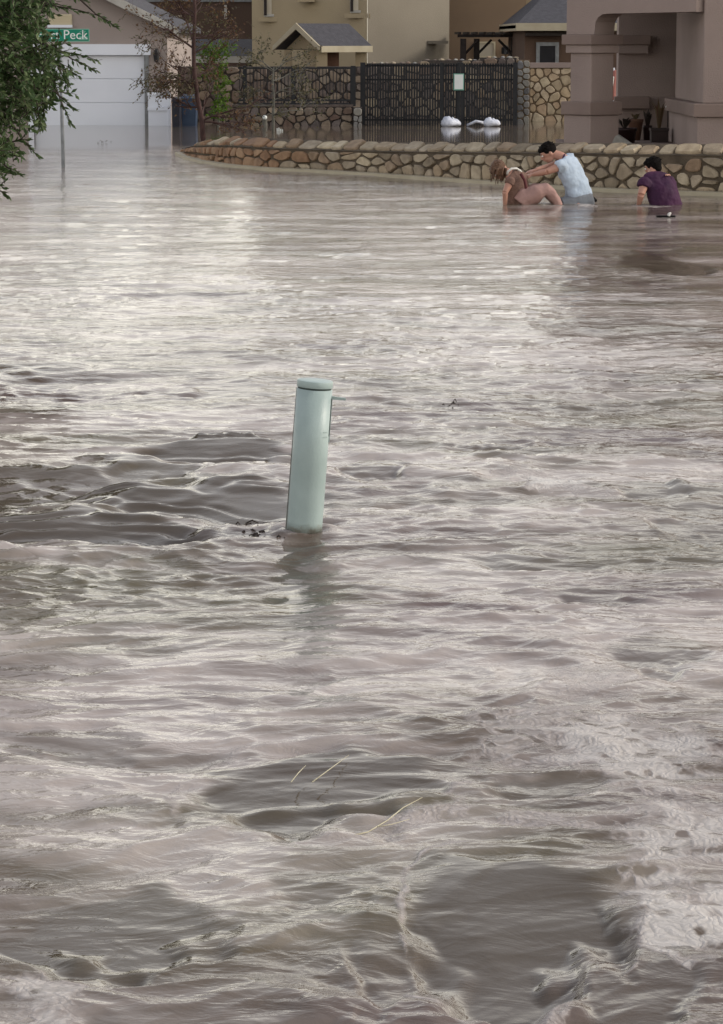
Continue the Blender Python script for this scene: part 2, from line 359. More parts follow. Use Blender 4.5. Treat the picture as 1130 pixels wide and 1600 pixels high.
FOAM = [(912, 319, 30, 5, 1.15), (845, 320, 30, 4, .8), (1030, 322, 38, 4, .8), (1000, 1190, 170, 100, 1.05), (1060, 1330, 130, 95, 1.05), (1075, 1470, 115, 105, 1.1), (800, 1140, 150, 60, .9), (720, 1290, 120, 45, .85), (880, 1312, 110, 24, .85), (620, 1330, 130, 22, .6), (930, 1090, 120, 30, .7),
 (900, 1560, 60, 50, .85), (40, 1545, 95, 65, 1.0), (870, 766, 75, 15, 1.25), (960, 782, 70, 8, .8), (820, 752, 70, 7, .8), (600, 1160, 60, 40, .4), (985, 1420, 50, 110, .55), (330, 760, 110, 9, .5),
 (130, 640, 120, 16, .35), (640, 905, 120, 22, .3), (360, 880, 160, 30, .22), (560, 640, 90, 10, .55), (120, 1350, 160, 50, .25), (740, 1010, 200, 60, .3), (450, 1110, 200, 40, .25)]
def ell(px, py, hw, hh):
    c = G(px, py); l = G(px-hw, py); n = G(px, py+hh); f_ = G(px, py-hh)
    return c.x, c.y, abs(c.x-l.x), (f_.y-n.y)/2
def water_fields(X, Y):
    dist = np.clip(Y, 3, 200)
    wx = X+.22*perlin(X*.8, Y*.55, 3)+.05*perlin(X*3.1, Y*2.3, 4); wy = Y+.30*perlin(X*.7+9, Y*.5, 5)+.07*perlin(X*2.6, Y*2.2, 6)
    amp = .62+.38*(1-sstep(11, 26, dist)); amp = amp*(1-sstep(40, 52, dist)*.6)
    calm = sstep(47, 52, Y)                                # sheltered yard water behind the island wall
    side = sstep(0, 1, (Y-(45.7-1.72*(X+2.8)))/0.9)      # behind the diagonal wall
    calm = np.maximum(calm, side*sstep(-3.5, -2.2, X))
    turb = .55+.6*np.clip(perlin(X*.45+3, Y*.28, 8)+.35, 0, 1.2)
    quiet = np.zeros_like(X); z = np.zeros_like(X)
    for (px, py, hw, hh, tilt, q) in PATCH:
        cx, cy, a, b = ell(px, py, hw, hh)
        wob = .42*perlin(X/a*1.1+px, Y/b*1.1, 9)+.22*perlin(X/a*2.7+px, Y/b*2.7, 10)
        r = np.sqrt(((wx-cx)/a)**2+((wy-cy)/b)**2)+wob
        win = 1-sstep(.62, 1.12, r+.25*np.abs(perlin(wx/.5+px, wy/.16, 50)))
        b_ = min(b, .55)
        z += 1.25*tilt*b_*np.tanh((wy-cy)/b*1.2)*win
        zz_ = 1
        # a lip of piled-up water along the near edge
        lip = np.exp(-((r-1.0)/.10)**2)*np.clip((cy-wy)/b, 0, 1)
        z += .004*min(1, b)*lip*np.clip(.5+perlin(X*1.7, Y*1.7, 33), 0, 1)
        quiet = np.maximum(quiet, np.clip(.9*q*win, 0, 1))
    cx, cy, a, b = ell(476, 915, 36, 85)          # calmer water, with the post's dark reflection put into its colour
    post_refl = np.exp(-((wx-cx+.25*(X-wx))/a)**2-(np.abs((Y-cy)/b))**3)
    quiet = np.maximum(quiet, .85*post_refl)
    rough = amp*turb*(1-.78*quiet)
    ridge = lambda n_: 1-np.abs(n_)*2
    f = lambda lx, ly, s: perlin(wx/lx, wy/ly, s)
    ridge = lambda n_: 1-np.abs(n_)*2
    z += .016*amp*f(2.3, 1.3, 20)+.012*amp*f(1.25, .62, 21)*(1-.5*quiet)+amp*(1-.7*quiet)*(.011*ridge(f(1.9, .42, 29))+.006*ridge(f(.9, .22, 35)))
    r1 = ridge(f(.62, .34, 22)); r2 = ridge(f(.33, .19, 23)); 
    z += rough*(.0085*r1+.0100*r2*(1-.8*sstep(20, 32, dist))+.0070*f(.26, .11, 24)*(1-sstep(14, 24, dist)))
    for a_, s_, k_ in ((.42, 36, .0045), (-.5, 37, .0040), (.15, 38, .0035)):
        ca, sa = math.cos(a_), math.sin(a_); xr, yr = wx*ca+wy*sa, -wx*sa+wy*ca
        z += k_*amp*(1-.8*quiet)*(1-sstep(14, 23, dist))*ridge(perlin(xr/.9, yr/.13, s_))*np.clip(.4+1.6*perlin(wx/1.3, wy/.9, s_+10), 0, 1)
    saw = np.zeros_like(X)
    ph_ = 2*np.pi*(wy/.21+1.1*perlin(wx/.55, wy/.4, 47)+.45*perlin(wx/.16, wy/.15, 48))
    saw = np.sin(ph_-.55*np.sin(ph_))*np.clip(.55+.9*perlin(wx/.45, wy/.3, 51), 0, 1)
    z += .0105*saw*np.clip(quiet*1.3-.3, 0, 1)*sstep(9.6, 10.4, Y)*(1-sstep(13.5, 15, Y))*(1-sstep(-.1, .3, X))
    cellfade = 1-sstep(19, 30, dist)
    z += rough*cellfade*(.0040*ridge(f(.17, .08, 25))+.0028*f(.10, .05, 26)*(1-sstep(12, 20, dist)))
    c2 = 1-sstep(8, 15, dist)
    z += rough*c2*(.0007*ridge(f(.05, .03, 27)))+c2*.0004*amp*f(.06, .035, 28)
    z *= (1-calm*.985)
    # wake round the marker post
    pc = G(474, 836); dx, dy = X-pc.x, Y-pc.y; rr = np.sqrt(dx*dx+dy*dy)
    z += .018*np.exp(-((rr-.10)/.05)**2)*(dx < .2)-.010*np.exp(-((dx-.16)/.14)**2-((dy)/.08)**2)
    foam = np.clip(.9*np.exp(-((rr-.10)/.035)**2)+.5*np.exp(-((dx+.05)/.25)**2-((dy-.02)/.05)**2), 0, 1)*.8
    for (px, py, hw, hh, s) in ((835, 1450, 165, 108, .95), (505, 1240, 200, 82, .8), (150, 1430, 160, 62, .5), (1060, 1570, 130, 60, .8)):
        cx, cy, a, b = ell(px, py, hw, hh)
        r = np.sqrt(((wx-cx)/a)**2+((wy-cy)/b)**2)+.42*perlin(X/a*1.1+px, Y/b*1.1, 9)*.8+.12*perlin(X/.2, Y/.15, 53)
        foam = np.maximum(foam, s*np.exp(-((r-1.08)/.085)**2)*np.clip(.75+.8*perlin(X/.3+px, Y/.3, 54), 0, 1))
    for (px, py, hw, hh, s) in FOAM:
        cx, cy, a, b = ell(px, py, hw, hh)
        r = np.sqrt(((wx-cx)/a)**2+((wy-cy)/b)**2)+.35*perlin(X/a*1.6+px, Y/b*1.6, 12)+.18*perlin(X/a*5+px, Y/b*5, 13)
        foam = np.maximum(foam, s*(1-sstep(.35, 1.25, r+.22*perlin(wx/.35, wy/.07, 52))))
    foam *= 1-.85*np.clip(quiet*1.2-.1, 0, 1)*(1-sstep(.75, 1.1, foam))
    # foam picked up on crests of the rougher water
    crest = np.clip((r1+r2*.6-.95), 0, 1)*np.clip(turb-.6, 0, 1)
    foam = np.maximum(foam, .5*crest*(1-quiet)*(1-calm)*amp)
    z += foam*.0038*perlin(X/.16, Y/.10, 31)*(1-sstep(12, 20, dist))
    return z, foam, quiet, calm
rows = [-60, -30, -12, -4, 0, 2, 3.2, 4.2]; y = 4.6
while y < 62: rows.append(y); y += max(.0055, .78*y*y/5350)
while y < 400: rows.append(y); y *= 1.06
rows = np.array(rows); nr = len(rows)
u = np.linspace(-1, 1, 620); ext = np.array([1.3, 1.8, 2.6, 4, 7, 14, 40.])
u = np.concatenate([-ext[::-1], u, ext]); nc = len(u)
half = .155*np.clip(rows, 3.5, 80)+.35
X = u[None, :]*half[:, None]*np.where(np.abs(u) > 1, 1.0, 1.0)[None, :]; Yg = np.repeat(rows[:, None], nc, 1)
X = X+0*Yg
Z, FO, QU, CA = water_fields(X, Yg)
edge = (1-sstep(1.2, 2.0, np.abs(u)))[None, :]*(1-sstep(64, 75, rows))[:, None]*sstep(2.5, 4.4, rows)[:, None]
Z *= edge
co = np.stack([X, Yg, Z], -1).reshape(-1, 3)
idx = np.arange(nr*nc).reshape(nr, nc)
quads = np.stack([idx[:-1, :-1], idx[:-1, 1:], idx[1:, 1:], idx[1:, :-1]], -1).reshape(-1, 4)
me = bpy.data.meshes.new('flood_water'); me.vertices.add(len(co)); me.vertices.foreach_set('co', co.ravel().astype(np.float32))
me.loops.add(quads.size); me.loops.foreach_set('vertex_index', quads.ravel().astype(np.int32))
me.polygons.add(len(quads)); me.polygons.foreach_set('loop_start', np.arange(0, quads.size, 4, dtype=np.int32))
me.polygons.foreach_set('use_smooth', np.ones(len(quads), bool)); me.update(calc_edges=True)
_wx = X+.35*perlin(X*.7, Yg*.6, 40)+.12*perlin(X*2.2, Yg*2, 41); _wy = Yg+.40*perlin(X*.6+5, Yg*.55, 42)+.12*perlin(X*2.1, Yg*1.9, 43)
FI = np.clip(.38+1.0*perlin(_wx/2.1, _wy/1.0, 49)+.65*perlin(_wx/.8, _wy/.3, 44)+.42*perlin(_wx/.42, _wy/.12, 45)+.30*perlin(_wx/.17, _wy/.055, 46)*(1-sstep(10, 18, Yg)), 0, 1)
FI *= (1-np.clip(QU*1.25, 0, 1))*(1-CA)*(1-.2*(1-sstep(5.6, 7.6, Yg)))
for nm, arr in (('foam', FO), ('quiet', QU), ('calm', CA), ('film', FI)):
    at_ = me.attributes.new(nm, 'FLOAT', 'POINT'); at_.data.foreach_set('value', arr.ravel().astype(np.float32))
water = bpy.data.objects.new('flood_water', me); COL.objects.link(water); tag(water, kind='structure')
def water_material():
    m = bpy.data.materials.new('muddy_flood_water'); m.use_nodes = True; t = m.node_tree; b = t.nodes['Principled BSDF']; L = t.links.new
    def n(tp, **k):
        o = t.nodes.new(tp)
        for a, v in k.items(): setattr(o, a, v)
        return o
    def attr(a): o = n('ShaderNodeAttribute'); o.attribute_name = a; return o.outputs['Fac']
    def mth(op, a, b_=None, c=None, clamp=False):
        o = n('ShaderNodeMath', operation=op, use_clamp=clamp)
        for i, v in enumerate((a, b_, c)):
            if v is None: continue
            if isinstance(v, (int, float)): o.inputs[i].default_value = v
            else: L(v, o.inputs[i])
        return o.outputs[0]
    tcn = n('ShaderNodeTexCoord')
    def noise(sc_, scale, det=4, dist=0., rough=.5):
        mp_ = n('ShaderNodeMapping'); mp_.inputs['Scale'].default_value = sc_; L(tcn.outputs['Object'], mp_.inputs[0])
        o = n('ShaderNodeTexNoise'); o.inputs['Scale'].default_value = scale; o.inputs['Detail'].default_value = det; o.inputs['Distortion'].default_value = dist; o.inputs['Roughness'].default_value = rough
        L(mp_.outputs[0], o.inputs['Vector']); return o.outputs['Fac']
    big = noise((.5, .8, 1), 1.1, 4, .6)
    mr = n('ShaderNodeMapRange'); mr.inputs[1].default_value = .35; mr.inputs[2].default_value = .65; L(big, mr.inputs[0])
    mud = n('ShaderNodeMix', data_type='RGBA'); mud.inputs['A'].default_value = C(.108, .090, .056); mud.inputs['B'].default_value = C(.115, .082, .076); L(mr.outputs[0], mud.inputs['Factor'])
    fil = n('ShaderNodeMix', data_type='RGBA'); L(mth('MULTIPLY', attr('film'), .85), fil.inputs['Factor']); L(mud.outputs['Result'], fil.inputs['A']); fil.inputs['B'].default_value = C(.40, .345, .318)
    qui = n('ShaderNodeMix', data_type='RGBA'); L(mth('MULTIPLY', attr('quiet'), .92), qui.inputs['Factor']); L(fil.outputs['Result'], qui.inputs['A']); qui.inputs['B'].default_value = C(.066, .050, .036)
    # foam: lacy froth broken by bubbles
    vor = n('ShaderNodeTexVoronoi', feature='DISTANCE_TO_EDGE'); vor.inputs['Scale'].default_value = 26; 
    wv = n('ShaderNodeTexNoise'); wv.inputs['Scale'].default_value = 9; wv.inputs['Detail'].default_value = 3; L(tcn.outputs['Object'], wv.inputs['Vector'])
    wadd = n('ShaderNodeMix', data_type='RGBA', blend_type='LINEAR_LIGHT'); wadd.inputs['Factor'].default_value = .08; L(tcn.outputs['Object'], wadd.inputs['A']); L(wv.outputs['Color'], wadd.inputs['B'])
    L(wadd.outputs['Result'], vor.inputs['Vector'])
    lace = mth('SUBTRACT', 1, mth('MULTIPLY', vor.outputs['Distance'], 3.4), clamp=True)
    holes = n('ShaderNodeTexVoronoi'); holes.inputs['Scale'].default_value = 13; L(wadd.outputs['Result'], holes.inputs['Vector'])
    hl = n('ShaderNodeMapRange'); hl.inputs[1].default_value = .20; hl.inputs[2].default_value = .42; hl.inputs[3].default_value = -.75; hl.inputs[4].default_value = 0; L(holes.outputs['Distance'], hl.inputs[0])
    fn = noise((.7, 1, 1), 9, 6, 1.4, .62)
    fm = attr('foam')
    f1 = mth('ADD', mth('ADD', mth('MULTIPLY', fm, 1.25), hl.outputs[0]), mth('ADD', mth('MULTIPLY', fn, 1.25), mth('MULTIPLY', lace, .22)))
    fr = n('ShaderNodeMapRange', interpolation_type='SMOOTHSTEP'); fr.inputs[1].default_value = 1.22; fr.inputs[2].default_value = 2.05; L(f1, fr.inputs[0])
    ff = mth('MULTIPLY', fr.outputs[0], .85)
    colm = n('ShaderNodeMix', data_type='RGBA'); L(ff, colm.inputs['Factor']); L(qui.outputs['Result'], colm.inputs['A']); bub = n('ShaderNodeTexVoronoi'); bub.inputs['Scale'].default_value = 55; L(wadd.outputs['Result'], bub.inputs['Vector'])
    fcol = n('ShaderNodeMix', data_type='RGBA'); fcol.inputs['A'].default_value = C(.50, .455, .44); fcol.inputs['B'].default_value = C(.27, .235, .22); L(mth('MULTIPLY', bub.outputs['Distance'], 1.1, clamp=True), fcol.inputs['Factor']); wf = n('ShaderNodeMapRange'); wf.inputs[1].default_value = .85; wf.inputs[2].default_value = 1.4; L(fm, wf.inputs[0]); fc2 = n('ShaderNodeMix', data_type='RGBA'); L(wf.outputs[0], fc2.inputs['Factor']); L(fcol.outputs['Result'], fc2.inputs['A']); fc2.inputs['B'].default_value = C(.72, .69, .65); L(fc2.outputs['Result'], colm.inputs['B'])
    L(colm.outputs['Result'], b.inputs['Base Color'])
    ro = mth('ADD', .07, mth('MULTIPLY', ff, .6)); L(mth('SUBTRACT', .5, mth('MULTIPLY', ff, .35)), b.inputs['Specular IOR Level']); L(ro, b.inputs['Roughness'])
    b.inputs['IOR'].default_value = 1.33
    # capillary ripples
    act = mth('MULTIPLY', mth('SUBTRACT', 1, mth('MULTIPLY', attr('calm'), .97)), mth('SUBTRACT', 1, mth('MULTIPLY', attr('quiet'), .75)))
    rp1 = noise((.55, 1, 1), 9, 4, 1.2, .55); rp2 = noise((.6, 1, 1), 34, 3, .9)
    h = mth('ADD', mth('MULTIPLY', rp1, .0085), mth('MULTIPLY', rp2, .0016)); h = mth('MULTIPLY', mth('MULTIPLY', h, act), mth('SUBTRACT', 1, mth('MULTIPLY', ff, .7)))
    fb = mth('MULTIPLY', ff, mth('ADD', mth('MULTIPLY', fn, .0022), mth('MULTIPLY', bub.outputs['Distance'], -.004))); h = mth('ADD', h, fb)
    ring = n('ShaderNodeMapRange', interpolation_type='SMOOTHSTEP'); ring.inputs[1].default_value = .12; ring.inputs[2].default_value = .30; L(holes.outputs['Distance'], ring.inputs[0]); h = mth('ADD', h, mth('MULTIPLY', mth('MULTIPLY', ring.outputs[0], ff), .006))
    bp = n('ShaderNodeBump'); bp.inputs['Strength'].default_value = 1; bp.inputs['Distance'].default_value = 1.0; L(h, bp.inputs['Height']); L(bp.outputs[0], b.inputs['Normal'])
    return m
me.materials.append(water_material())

# ------------------------------------------------------------------ garage house (left)
GY = 63.0
gx = lambda p: W(p, 120, GY).x
gz = lambda p: W(200, p, GY).z
gar = thing('garage_house', (gx(100), GY, 0), 'taupe stucco house with a gabled front and a white garage door, on the left', 'house')
pk = gx(30); pkz = gz(-78)      # ridge out of the frame
eL, eR, ez = gx(-250), gx(262), gz(46)
door0, door1, dtop = gx(52), gx(226), gz(86)
m = MB()
# front wall built round the door opening
m.box(eL, door0, GY, GY+.25, -.62, ez).box(door1+.09, eR, GY, GY+.25, -.62, ez).box(door0, door1+.09, GY, GY+.25, gz(69), ez)
m.prism([(eL, GY, ez), (eR, GY, ez), (gx(6), GY, ez+(eR-gx(6))*.5)], (0, .25, 0))
m.box(eL, eL+.25, GY+.25, GY+9, -.62, ez).box(eR-.25, eR, GY+.25, GY+9, -.62, ez)
m.build('wall', M['stucco_taupe'], gar)
MB().box(door0-.25, gx(236), GY-.05, GY+.2, dtop, gz(69)).build('door_header', M['white'], gar)
MB().box(door1, gx(233), GY-.03, GY+.22, -.62, dtop).build('door_jamb', M['grey_metal'], gar)  # grey tone stands in for the shadow strip on this jamb
MB().box(door0-.12, door0, GY-.03, GY+.22, -.62, dtop).build('door_jamb', M['white'], gar)
gd = MB().box(door0, door1, GY+.12, GY+.16, -.62, dtop).build('garage_door', M['white'], gar)
npan = 4; ph = (dtop+.55)/npan
for i in range(npan):
    z0 = -.55+i*ph
    o = MB().box(door0+.01, door1-.01, GY+.095, GY+.12, z0+.006, z0+ph-.006).build('panel', M['white'], gd, bevel=.006)
    o.matrix_parent_inverse = Matrix.Identity(4)
gd.location = gar.location-gar.location
# roof
rx = gx(6); rz = ez+(eR-rx)*.5; ov = gx(278)
def roofside(x_e, nm):
    ze = rz-abs(x_e-rx)*.5
    return MB().prism([(rx, GY-.35, rz+.16), (x_e, GY-.35, ze+.16), (x_e, GY-.35, ze+.04), (rx, GY-.35, rz+.04)], (0, 9.6, 0)).build(nm, M['shingle'], gar)
roofside(ov, 'roof'); roofside(rx-(ov-rx), 'roof')
ze = rz-abs(ov-rx)*.5
MB().prism([(rx, GY-.37, rz+.17), (ov+.04, GY-.37, ze+.15), (ov+.04, GY-.37, ze-.03), (rx, GY-.37, rz-.03)], (0, .05, 0)).build('fascia', M['fascia'], gar)
MB().prism([(rx, GY-.37, rz+.17), (2*rx-ov, GY-.37, ze+.15), (2*rx-ov, GY-.37, ze-.03), (rx, GY-.37, rz-.03)], (0, .05, 0)).build('fascia', M['fascia'], gar)
# cream gable vent
v0, v1 = W(76, 22, GY-.03), W(113, 41, GY-.03)
vt = MB().box(v0.x, v1.x, GY-.06, GY-.002, v1.z, v0.z).build('gable_vent', M['cream'], gar, bevel=.02)
o = MB().box(v0.x-.02, v1.x+.01, GY-.12, GY-.06, v1.z-.03, v1.z+.03).build('vent_sill', M['white'], vt); o.matrix_parent_inverse = Matrix.Identity(4)
for i in range(4):
    z = v1.z+.05+i*.055
    o = MB().box(v0.x+.03, v1.x-.03, GY-.075, GY-.062, z, z+.03).build('slat', M['cream'], vt); o.matrix_parent_inverse = Matrix.Identity(4)
# wall lantern
la = W(245, 86, GY); lt = thing('wall_lantern', (la.x, GY, la.z), 'small black lantern fixed to the wall beside the white garage door', 'lamp')
MB().box(la.x-.03, la.x+.03, GY-.03, GY-.002, la.z-.16, la.z+.14).build('back_plate', M['iron'], lt)
MB().tube([(la.x, GY-.02, la.z+.08), (la.x, GY-.12, la.z+.12)], .015).build('bracket', M['iron'], lt)
MB().tube([(la.x, GY-.12, la.z-.14), (la.x, GY-.12, la.z+.05), (la.x, GY-.12, la.z+.13)], [.045, .075, .02], 6).build('lantern_head', M['iron'], lt)
# white side gate
s0, s1 = W(236, 143, GY+.6), W(267, 184, GY+.6)
sg = thing('side_gate', ((s0.x+s1.x)/2, GY-.3, 0), 'low white panelled side gate standing in water right of the garage wall', 'gate')
MB().box(s0.x, s1.x, GY-.3, GY-.24, -.62, s0.z).build('gate_panel', M['white'], sg)
for fz in (s0.z, s0.z*.55): MB().box(s0.x-.01, s1.x+.01, GY-.33, GY-.305, fz-.07, fz).build('rail', M['white'], sg)
MB().box(s1.x-.005, s1.x+.06, GY-.34, GY-.22, -.62, s0.z+.03).build('gate_post', M['white'], sg)

# ------------------------------------------------------------------ bins
def bin_(px0, px1, py, Y, mt, label):
    a, b = W(px0, py, Y), W(px1, py, Y); cx_ = (a.x+b.x)/2; hw = (b.x-a.x)/2; zt = a.z
    t = thing('wheelie_bin', (cx_, Y, 0), label, 'bin', 'wheelie bins beside the garage')
    k = .86
    vs = []
    for (z, s) in ((-.5, k), (zt-.06, 1)):
        for sx_, sy_ in ((-1, -1), (1, -1), (1, 1), (-1, 1)): vs.append((cx_+sx_*hw*s, Y+.3+sy_*.28*s, z))
    MB().add(vs, [(3, 2, 1, 0), (4, 5, 6, 7), (0, 1, 5, 4), (1, 2, 6, 5), (2, 3, 7, 6), (3, 0, 4, 7)]).build('body', mt, t, bevel=.02)
    lv = []
    for (z, s) in ((zt-.06, 1.07), (zt-.03, 1.07), (zt+.02, .8)):
        for sx_, sy_ in ((-1, -1), (1, -1), (1, 1), (-1, 1)): lv.append((cx_+sx_*hw*s, Y+.3+sy_*.28*s, z+(.02 if sy_ > 0 else 0)))
    MB().add(lv, [(3, 2, 1, 0), (0, 1, 5, 4), (1, 2, 6, 5), (2, 3, 7, 6), (3, 0, 4, 7), (4, 5, 9, 8), (5, 6, 10, 9), (6, 7, 11, 10), (7, 4, 8, 11), (8, 9, 10, 11)]).build('lid', mt, t)
    MB().tube([(cx_-hw*.8, Y+.62, zt-.02), (cx_+hw*.8, Y+.62, zt-.02)], .02).build('handle', mt, t)
    for s in (-1, 1): MB().tube([(cx_+s*hw*.8, Y+.55, -.42), (cx_+s*hw*.95, Y+.55, -.42)], .1, 12).build('wheel', M['rubber'], t)
bin_(268, 281, 155, 61.6, M['bin_navy'], 'near-black narrow bin, left one of the two bins in the flood')
bin_(283, 307, 151, 62.2, M['bin_blue'], 'slate blue bin with a lid, right one of the two bins in the flood')

# ------------------------------------------------------------------ brown house far left-centre
BY = 92.0
bx = lambda p: W(p, 40, BY).x
bz = lambda p: W(300, p, BY).z
bh = thing('brown_house', (bx(300), BY, 0), 'dark brown stucco house far behind the bare tree, with flat parapet', 'house')
MB().box(bx(150), bx(400), BY, BY+8, -.62, bz(3)).build('wall', M['stucco_dark'], bh)
MB().box(bx(148), bx(402), BY-.08, BY+8.1, bz(3)+.002, bz(-4)).build('parapet_cap', M['grey_metal'], bh)
window(bh, (262, 24), (284, 50), BY-.06, M['fascia_tan'], M['glass'], .08, True, M['stucco_brown'])
MB().box(bx(351), bx(355), BY-.12, BY-.002, bz(30), bz(8)).build('downpipe', M['fascia'], bh)
pr = thing('patio_roof', (W(315, 92, 84).x, 84, 0), 'low patio roof with a white fascia behind the blue bins', 'roof')
a, b = W(255, 88, 84), W(398, 98, 84); c_ = W(300, 80, 86)
MB().box(a.x, b.x, 84, 84.08, b.z, a.z).build('fascia', M['fascia'], pr)
MB().add([(a.x, 84.08, a.z-.03), (b.x, 84.08, a.z-.03), (b.x, 88, a.z+.5), (a.x, 88, a.z+.5), (a.x, 84.08, a.z-.1), (b.x, 84.08, a.z-.1), (b.x, 88, a.z+.4), (a.x, 88, a.z+.4)],
  [(0, 1, 2, 3), (7, 6, 5, 4), (0, 4, 5, 1), (1, 5, 6, 2), (2, 6, 7, 3), (3, 7, 4, 0)]).build('roof', M['shingle'], pr)
for px in (262, 328, 392):
    q = W(px, 92, 84).x; MB().box(q-.07, q+.07, 84.1, 84.24, -.62, b.z).build('post', M['wood_dark'], pr)

# ------------------------------------------------------------------ tan two-storey house
th = thing('tan_house', (W(550, 60, 80).x, 80, 0), 'large tan two-storey stucco house behind the gate, with two blinds-covered upper windows', 'house')
A = W(394, 60, 80); B_ = W(574, 60, 78); C_ = W(702, 60, 81)
top = 6.3
def wallseg(p, q, z1, mt, par, thick=.3, name='wall'):
    return MB().prism([(p[0], p[1], -.62), (q[0], q[1], -.62), (q[0], q[1], z1), (p[0], p[1], z1)], (0, thick, 0)).build(name, mt, par)
wallseg(A, B_, top, M['stucco_tan'], th); wallseg((B_.x+.004, B_.y), C_, top, M['stucco_tan_shaded'], th)
MB().prism([(A.x, A.y+.3, -.62), (A.x, A.y+9, -.62), (A.x, A.y+9, top), (A.x, A.y+.3, top)], (.3, 0, 0)).build('wall', M['stucco_tan'], th)
MB().prism([(A.x-.5, A.y-.6, top), (B_.x, B_.y-.6, top), (C_.x+.5, C_.y-.6, top), (C_.x+.5, C_.y+9, top), (A.x-.5, A.y+9, top)], (0, 0, .25)).build('roof', M['shingle'], th)
for (x0, x1, yb) in ((412, 433, 26), (547, 570, 20)):
    Yw = 80-(x0-394)/180*2-.13
    o = window(th, (x0, -38), (x1, yb), Yw, M['fascia'], M['blind'], .07, True, M['stucco_tan'])
    q = W(x0+4, 0, Yw); MB().box(q.x-.06, q.x+.02, Yw-.09, Yw-.062, W(x0, yb-2, Yw).z, W(x0, -34, Yw).z).build('reveal', M['wood_dark'], o).matrix_parent_inverse = Matrix.Identity(4)
for (x0, x1, py) in ((465, 492, 1), (668, 700, 66)):
    Yw = 79 if py < 10 else 80.5
    q0, q1 = W(x0, py, Yw), W(x1, py, Yw)
    MB().box(q0.x, q1.x, Yw-.35, Yw-.0, q0.z-.04, q0.z+.04).build('stucco_ledge', M['stucco_tan'] if py < 10 else M['stucco_tan_shaded'], th)
# gabled entry porch, set corner-on
pc_ = thing('entry_porch', (W(502, 90, 73.5).x, 74, 0), 'small gabled entry porch with a grey shingle roof against the tan house', 'porch')
n0 = W(502, 78, 73.4); l0 = W(429, 80, 74.6); r0 = W(582, 74, 74.8); ap = W(463, 42, 74.0)
gv = Vector((n0.x-l0.x, n0.y-l0.y, 0)); rv = Vector((r0.x-n0.x, r0.y-n0.y, 0)); ez_ = n0.z
pl, pn, pr_ = Vector((l0.x, l0.y, ez_)), Vector((n0.x, n0.y, ez_)), Vector((r0.x, r0.y, ez_))
apx = (pl+pn)/2; apx.z = ap.z; rdg = apx+rv
bk = pl+rv
th_ = Vector((0, 0, .09))
MB().prism([apx, rdg, pr_, pn], th_).build('roof', M['shingle'], pc_)
MB().prism([rdg, apx, pl, bk], th_).build('roof', M['shingle'], pc_)
go = Vector((-.02, -.03, 0))
for e in (pl, pn):
    d_ = (e-apx)
    MB().prism([apx+go+Vector((0, 0, .1)), e+go+Vector((0, 0, .1)), e+go-Vector((0, 0, .03)), apx+go-Vector((0, 0, .06))], (-.03, -.05, 0)).build('bargeboard', M['fascia_tan'], pc_)
MB().prism([pn+Vector((0, -.02, .10)), pr_+Vector((0, -.02, .10)), pr_+Vector((0, -.02, -.06)), pn+Vector((0, -.02, -.06))], (.01, -.05, 0)).build('gutter_board', M['fascia_tan'], pc_)
ins = rv*.12
tri = [pl+gv*.12+ins, pn-gv*.12+ins, apx+ins-Vector((0, 0, .14))]
MB().prism([Vector((p.x, p.y, p.z+.02)) for p in tri], (.06, .06, 0)).build('gable_wall', M['stucco_tan'], pc_)
for p, wd in ((pl+gv*.16+ins, .10), (pl+gv*.62+ins, .19), (pn-gv*.14+rv*.14, .14), (pr_-gv*.14-rv*.1, .14)):
    MB().box(p.x-wd, p.x+wd, p.y-.12, p.y+.2, -.62, ez_+.0).build('pillar', M['stucco_tan'], pc_)
MB().box(pn.x-.25, pn.x+.45, pn.y+.9, pn.y+1.1, -.62, ez_-.03).build('door_wall', M['terracotta'], pc_)

# ------------------------------------------------------------------ brown house right of centre, pergola
b2 = thing('brown_house', (W(757, 60, 84).x, 84, 0), 'brown stucco two-storey house behind the pergola', 'house')
e0, e1 = W(698, 40, 84), W(822, 40, 84)
MB().box(e0.x, e1.x, 84, 92, -.62, 6.4).build('wall', M['stucco_brown'], b2)
MB().box(e0.x-.3, e1.x+2.4, 83.5, 92.3, 6.402, 6.65).build('roof', M['shingle'], b2)
MB().box(e1.x+.004, W(910, 40, 84.6).x, 84.6, 92, -.62, 6.4).build('wall', M['stucco_tan'], b2)
window(b2, (741, 65), (774, 90), 84-.06, M['cream'], M['blind'], .05, False)
lp = W(793, 79, 83.9); lt2 = thing('wall_lantern', (lp.x, 83.95, lp.z), 'tiny black lamp on the brown wall under the pergola', 'lamp')
MB().box(lp.x-.04, lp.x+.04, 83.93, 83.997, lp.z-.1, lp.z+.1).build('back_plate', M['iron'], lt2)
MB().tube([(lp.x, 83.95, lp.z+.1), (lp.x-.05, 83.8, lp.z+.14), (lp.x-.1, 83.75, lp.z+.05), (lp.x-.12, 83.75, lp.z-.1)], [.02, .03, .09, .07], 8).build('lamp_shade', M['iron'], lt2)
pg = thing('pergola', (W(765, 60, 80).x, 79, 0), 'dark wooden pergola with braced posts standing before the brown house', 'pergola')
for px, Yp in ((724, 78), (803, 78), (827, 80.4), (745, 80.4)):
    q = W(px, 62, Yp); MB().box(q.x-.08, q.x+.08, Yp-.08, Yp+.08, -.62, q.z+.03).build('post', M['wood_dark'], pg)
    for s in (1,) if px in (724, 745) else (-1,):
        MB().tube([(q.x+s*.05, Yp, q.z-.38), (q.x+s*.42, Yp, q.z+.0)], .035, 4).build('brace', M['wood_dark'], pg)
for Yp in (78, 80.4):
    q0, q1 = W(715, 60, Yp), W(890, 60, Yp); MB().box(q0.x, q1.x, Yp-.06, Yp+.06, q0.z+.03, q0.z+.11).build('beam', M['wood_dark'], pg)
q0, q1 = W(715, 56, 78), W(890, 56, 78)
